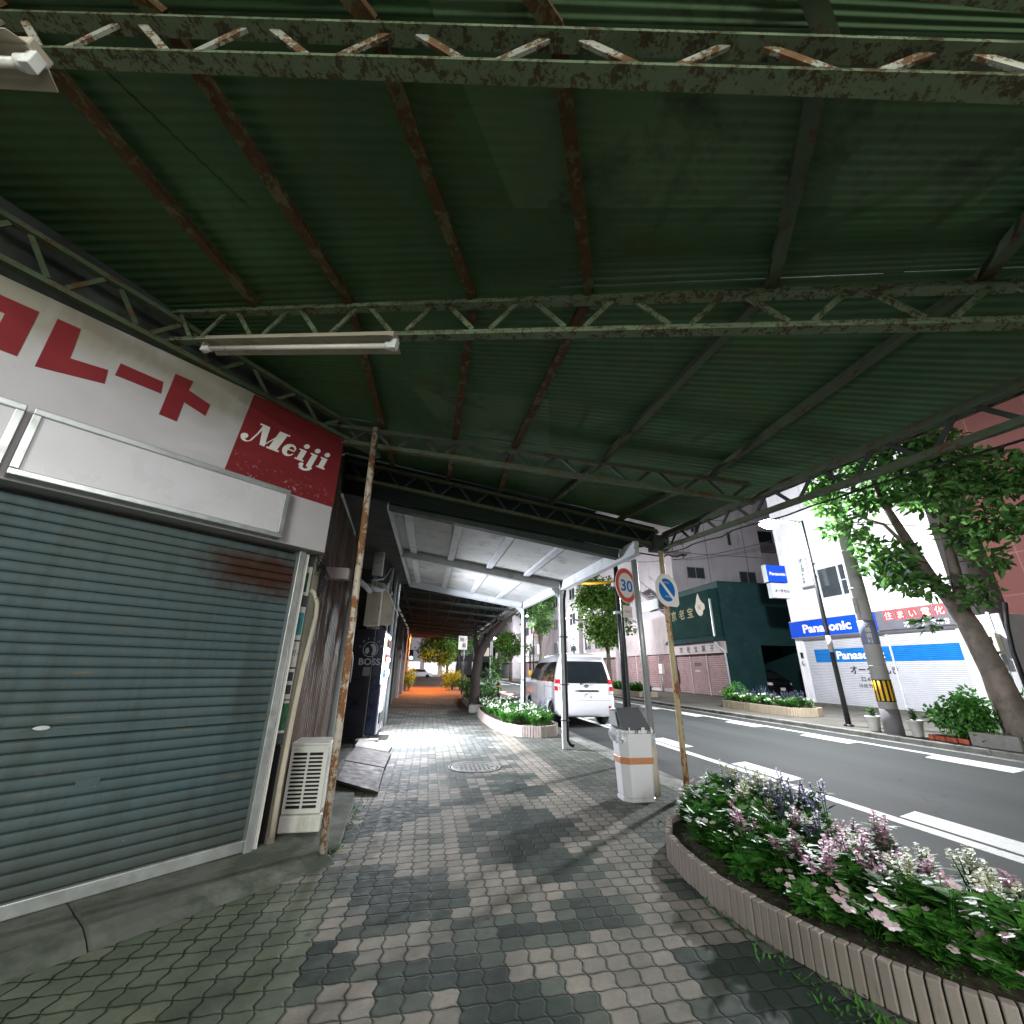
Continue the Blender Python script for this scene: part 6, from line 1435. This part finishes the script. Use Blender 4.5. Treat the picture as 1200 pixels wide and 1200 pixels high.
# ------------------------------------------------------------------ street lamps, poles, wires
def plight(name, loc, e, col, r=.12, parent=None):
    l = bpy.data.lights.new(name, 'POINT'); l.energy = e; l.color = col; l.shadow_soft_size = r
    o = bpy.data.objects.new(name, l); COL.objects.link(o); o.location = Vector(loc)-(wloc(parent) if parent else Vector()); o.parent = parent; return o
def street_lamp(label, base, h, arm, e, col=(.93, .97, 1.), glow_m='lamp', r=.055, size=1., soft=.14, cone=None):
    B = Vector(base); A = Vector(arm); t = thing('street_lamp', label, 'street lamp', B)
    m = MB(); m.tube([B, B+Z_*h*.5, B+Z_*h], [r*1.25, r, r*.8], 14); m.lathe(B, [(r*2.2, 0), (r*2.2, .03), (r*1.4, .05)], 14); m.build('pole', 'blackpole', t)
    T = B+Z_*(h-.05); E_ = T+A
    m = MB(); m.tube([T, T+A*.5+Z_*.04, E_], r*.5, 8); m.build('arm', 'greysteel', t)
    d = Vector((A.x, A.y, 0)).normalized(); s = Vector((-d.y, d.x, 0))
    m = MB(); c = E_+d*.15*size
    m.hexa([c-d*.30*size-s*.10*size, c+d*.30*size-s*.13*size, c+d*.30*size+s*.13*size, c-d*.30*size+s*.10*size, c-d*.28*size-s*.07*size+Z_*.10*size, c+d*.26*size-s*.09*size+Z_*.09*size, c+d*.26*size+s*.09*size+Z_*.09*size, c-d*.28*size+s*.07*size+Z_*.10*size]); hd = m.build('lamp_head', 'greysteel', t, bevel=.02*size)
    m = MB(); m.sphere(c-Z_*.03*size, .25*size, 16, 8, (1.1, .75, .55)); m.build('lamp_bulb', glow_m, hd)
    if cone:                                     # a shaded lantern throws its light down only
        l = bpy.data.lights.new('lamp_light', 'SPOT'); l.energy = e; l.color = col; l.spot_size = R(cone); l.spot_blend = .6; l.shadow_soft_size = soft
        o = bpy.data.objects.new('lamp_light', l); COL.objects.link(o); o.location = c-Z_*.26*size-wloc(t); o.parent = t
    else: plight('lamp_light', c-Z_*.26*size, e, col, soft, t)
    return t
LP = street_lamp('tall black street lamp shining white beside the white shop across the street', (11.30, 11.0, 0), 5.85, (-.50, .50, .14), E_MAIN, r=.055, size=1.1)
m = MB(); m.tube([(11.30, 11.0, 1.9), (11.30, 11.0, 2.35)], .066, 14); m.build('notice_wrap', 'paper', LP)
for lb, x, y, h, e in (('far street lamp seen beside the white canopy post', 10.9, 33.0, 5.2, E_FAR), ('farther street lamp among the slim tree leaves', 11.0, 47.0, 7.0, E_FAR), ('farthest street lamp beyond the round tree', 10.8, 70.0, 6.0, E_FAR)):
    street_lamp(lb, (x, y, 0), h, (-.6, .2, .1), e, glow_m='farlamp', size=1.0)
street_lamp('added unseen fill lamp at the corner behind the camera', (5.6, -6.4, -.12), 4.3, (-.5, .5, .1), E_FILL_CORNER, (1., .985, .95), size=1.2, soft=2.0)  # added lamp post out of view, soft fill for shop front and paving
street_lamp('added unseen fill lamp on the cross street behind the camera', (-2.6, -6.8, -.12), 3.9, (.4, .5, .1), E_FILL_CROSS, (.94, 1., .91), size=1.2, soft=2.0)  # second added lamp out of view, fills planter front and canopy underside
street_lamp('sodium street lamp over the far end of the walk', (-1.35, 31.9, 0), 4.3, (1.1, -.1, .1), E_SOD, (1., .27, .03), 'sodium', size=.9, cone=150)
plv = bpy.data.lights.new('display_light', 'AREA'); plv.shape = 'RECTANGLE'; plv.size = 1.0; plv.size_y = .85; plv.energy = E_VEND; plv.color = (.88, .90, 1.); lo = bpy.data.objects.new('display_light', plv); COL.objects.link(lo); lo.location = Vector((VX+.03, 9.78, 1.49))-wloc(vm); lo.rotation_euler = (0, R(-58), 0); lo.parent = vm

up = thing('utility_pole', 'concrete utility pole with yellow and black band and a grey blue name plate', 'utility pole', (10.87, 9.40, 0))
m = MB(); m.tube([(10.87, 9.40, 0), (10.87, 9.40, 3), (10.87, 9.40, 6), (10.87, 9.40, 10.5)], [.185, .172, .158, .135], 20); m.build('shaft', 'utility', up)
m = MB(); m.tube([(10.87, 9.40, .02), (10.87, 9.40, .55)], [.19, .188], 20); m.build('base_wrap', 'utilgrey', up)
m = MB(); m.tube([(10.87, 9.40, .73), (10.87, 9.40, 1.18)], .187, 24); yb = m.build('warning_band', 'yellow', up)
m = MB()
for k in range(12):
    a0, a1 = 2*math.pi*k/12, 2*math.pi*(k+.48)/12
    m.prism([(.1885*math.cos(a0), .1885*math.sin(a0)), (.1895*math.cos((a0+a1)/2), .1895*math.sin((a0+a1)/2)), (.1885*math.cos(a1), .1885*math.sin(a1)), (.17*math.cos((a0+a1)/2), .17*math.sin((a0+a1)/2))], (10.87, 9.40, .73), X_, Y_, Z_*.45)
for z in (.71, 1.18): m.tube([(10.87, 9.40, z), (10.87, 9.40, z+.02)], .189, 24)
m.build('black_stripe', 'black', yb)
m = MB(); m.tube([(10.87, 9.40, 2.02), (10.87, 9.40, 2.60)], .182, 24); wr = m.build('name_wrap', 'poleblue', up)
vd = Vector((-10.87, -9.40, 0)).normalized(); U = Vector((-vd.y, vd.x, 0))
for k, chh in enumerate('大橋歯科'): text(chh, .125, Vector((10.87, 9.40, 2.45-k*.135))+vd*.184-U*.065, U, Z_, 'signwhite', wr, 'lettering')
m = MB(); m.fbox(Vector((10.87, 9.40, 0)), U, vd, Z_, (-.16, -.08), (.15, .18), (2.75, 3.15)); m.build('small_plate', 'paper', up)
m = MB()
for z in (1.5, 3.4, 4.4): m.tube([(10.87, 9.40, z), (10.87, 9.40, z+.025)], .180, 20)
m.build('steel_band', 'greysteel', up)
m = MB(); m.bar((10.2, 9.4, 9.6), (11.6, 9.4, 9.6), .08, .08); m.bar((10.2, 9.4, 8.8), (11.6, 9.4, 8.8), .08, .08); m.build('cross_arm', 'greysteel', up)
t = thing('signpost', 'thin black post with yellow sleeve by the far round tree', 'post', (10.4, 46, 0)); m = MB(); m.tube([(10.4, 46, 0), (10.4, 46, 1.3)], .12, 10); m.build('sleeve', 'yellow', t); m = MB(); m.tube([(10.4, 46, 1.3), (10.4, 46, 3.2)], .08, 8); m.build('post', 'black', t)
t = thing('delineator_post', 'black rubber post standing at the kerb beyond the parked van', 'post', (3.75, 24.3, -.1)); m = MB(); m.tube([(3.75, 24.3, -.105), (3.75, 24.3, .15), (3.75, 24.3, .62), (3.75, 24.3, .72)], [.09, .07, .085, .05], 12); m.build('post', 'black', t); m = MB(); m.tube([(3.75, 24.3, .45), (3.75, 24.3, .52)], .088, 12); m.build('band', 'yellow', t)
t = thing('clinic_sign', 'white square sign on a thin post above the far shrubs', 'sign', (1.95, 26.2, 0)); m = MB(); m.tube([(1.98, 26.25, 0), (1.98, 26.25, 3.2)], .05, 10); m.build('post', 'greysteel', t); m = MB(); m.box((1.66, 26.1, 2.38), (2.16, 26.18, 3.14)); bd = m.build('board', 'addedglow', t, bevel=.01)
for k, chh in enumerate('地図'): text(chh, .25, (1.72+.12*k, 26.095, 2.84-.33*k), X_, Z_, 'ink', bd, 'lettering', fat=.004)
ts = thing('traffic_signal', 'green traffic light at the left of the walk end', 'traffic light', (-2.4, 62, 0))
m = MB(); m.tube([(-3.2, 62, 0), (-3.2, 62, 4.2), (-2.9, 62, 5.4), (-2.0, 62, 6.0), (-.6, 62, 6.3)], .09, 10); m.build('pole', 'greysteel', ts); m = MB(); m.box((-2.5, 61.8, 2.3), (-2.0, 62.0, 3.7)); hs = m.build('housing', 'black', ts, bevel=.05)
m = MB(); m.lathe((-2.25, 61.78, 2.65), [(.01, 0), (.21, 0), (.21, .05)], 16, 'y'); m.build('green_lens', 'signal', hs)
t = thing('planter_stone', 'pale stone block at the near end of the shrub planter', 'block', (1.62, 15.2, 0)); m = MB(); m.box((1.40, 15.0, 0), (1.78, 15.3, .24)); m.build('block', 'concrete', t, bevel=.03)
def cable(name, label, pts, r=.008, sag=.0):
    P = [Vector(p) for p in pts]; out = []
    for a, b in zip(P, P[1:]):
        for k in range(12): s = k/12; out.append(a.lerp(b, s)-Z_*sag*4*s*(1-s))
    out.append(P[-1]); m = MB(); m.tube(out, r, 5); return tag(m.build(name, 'wire'), label, 'cable')
cable('overhead_cable', 'lower overhead cable crossing from the sign pole top to the far lamp', [(3.0, 7.5, 3.6), (8.0, 20, 6.7), (17.5, 30, 9.5)], .018, .2)
cable('overhead_cable', 'pale service cable over the green building roof', [(16.9, 18.3, 7.7), (18.3, 30.1, 9.6)], .02, .15)
cable('overhead_cable', 'upper cable between the utility pole and the mauve block', [(10.87, 9.4, 8.8), (14.0, 20, 9.3), (18.2, 30.2, 10.9)], .018, .25)
cable('overhead_cable', 'thick cable from the utility pole toward the right edge', [(10.5, 9.4, 8.8), (11.2, -4, 8.6)], .03, .4)
cable('overhead_cable', 'thin cable along the street under the tree crown', [(11.0, 9.2, 5.2), (14.2, 5.0, 4.2), (17, 2.5, 3.2)], .012, .2)
pts = []
r3 = random.Random(9)
for k in range(24): y = -.2+k*.235; pts.append((3.05+r3.uniform(-.02, .02), y, 2.395+.0823*y+r3.uniform(-.025, .0)))
cable('eave_cable', 'loose black cable tied along the eave of the green canopy', pts, .008)
pts = [(3.5-k*.06, 5.4+k*.02, 2.86+.02*math.sin(k*2.)) for k in range(6)]+[(2.8-k*.33, 5.42, 2.86+k*.055+.03*math.sin(k*1.7)) for k in range(10)]
cable('eave_cable', 'loose cables draped between the green canopy and the white canopy', pts, .010)
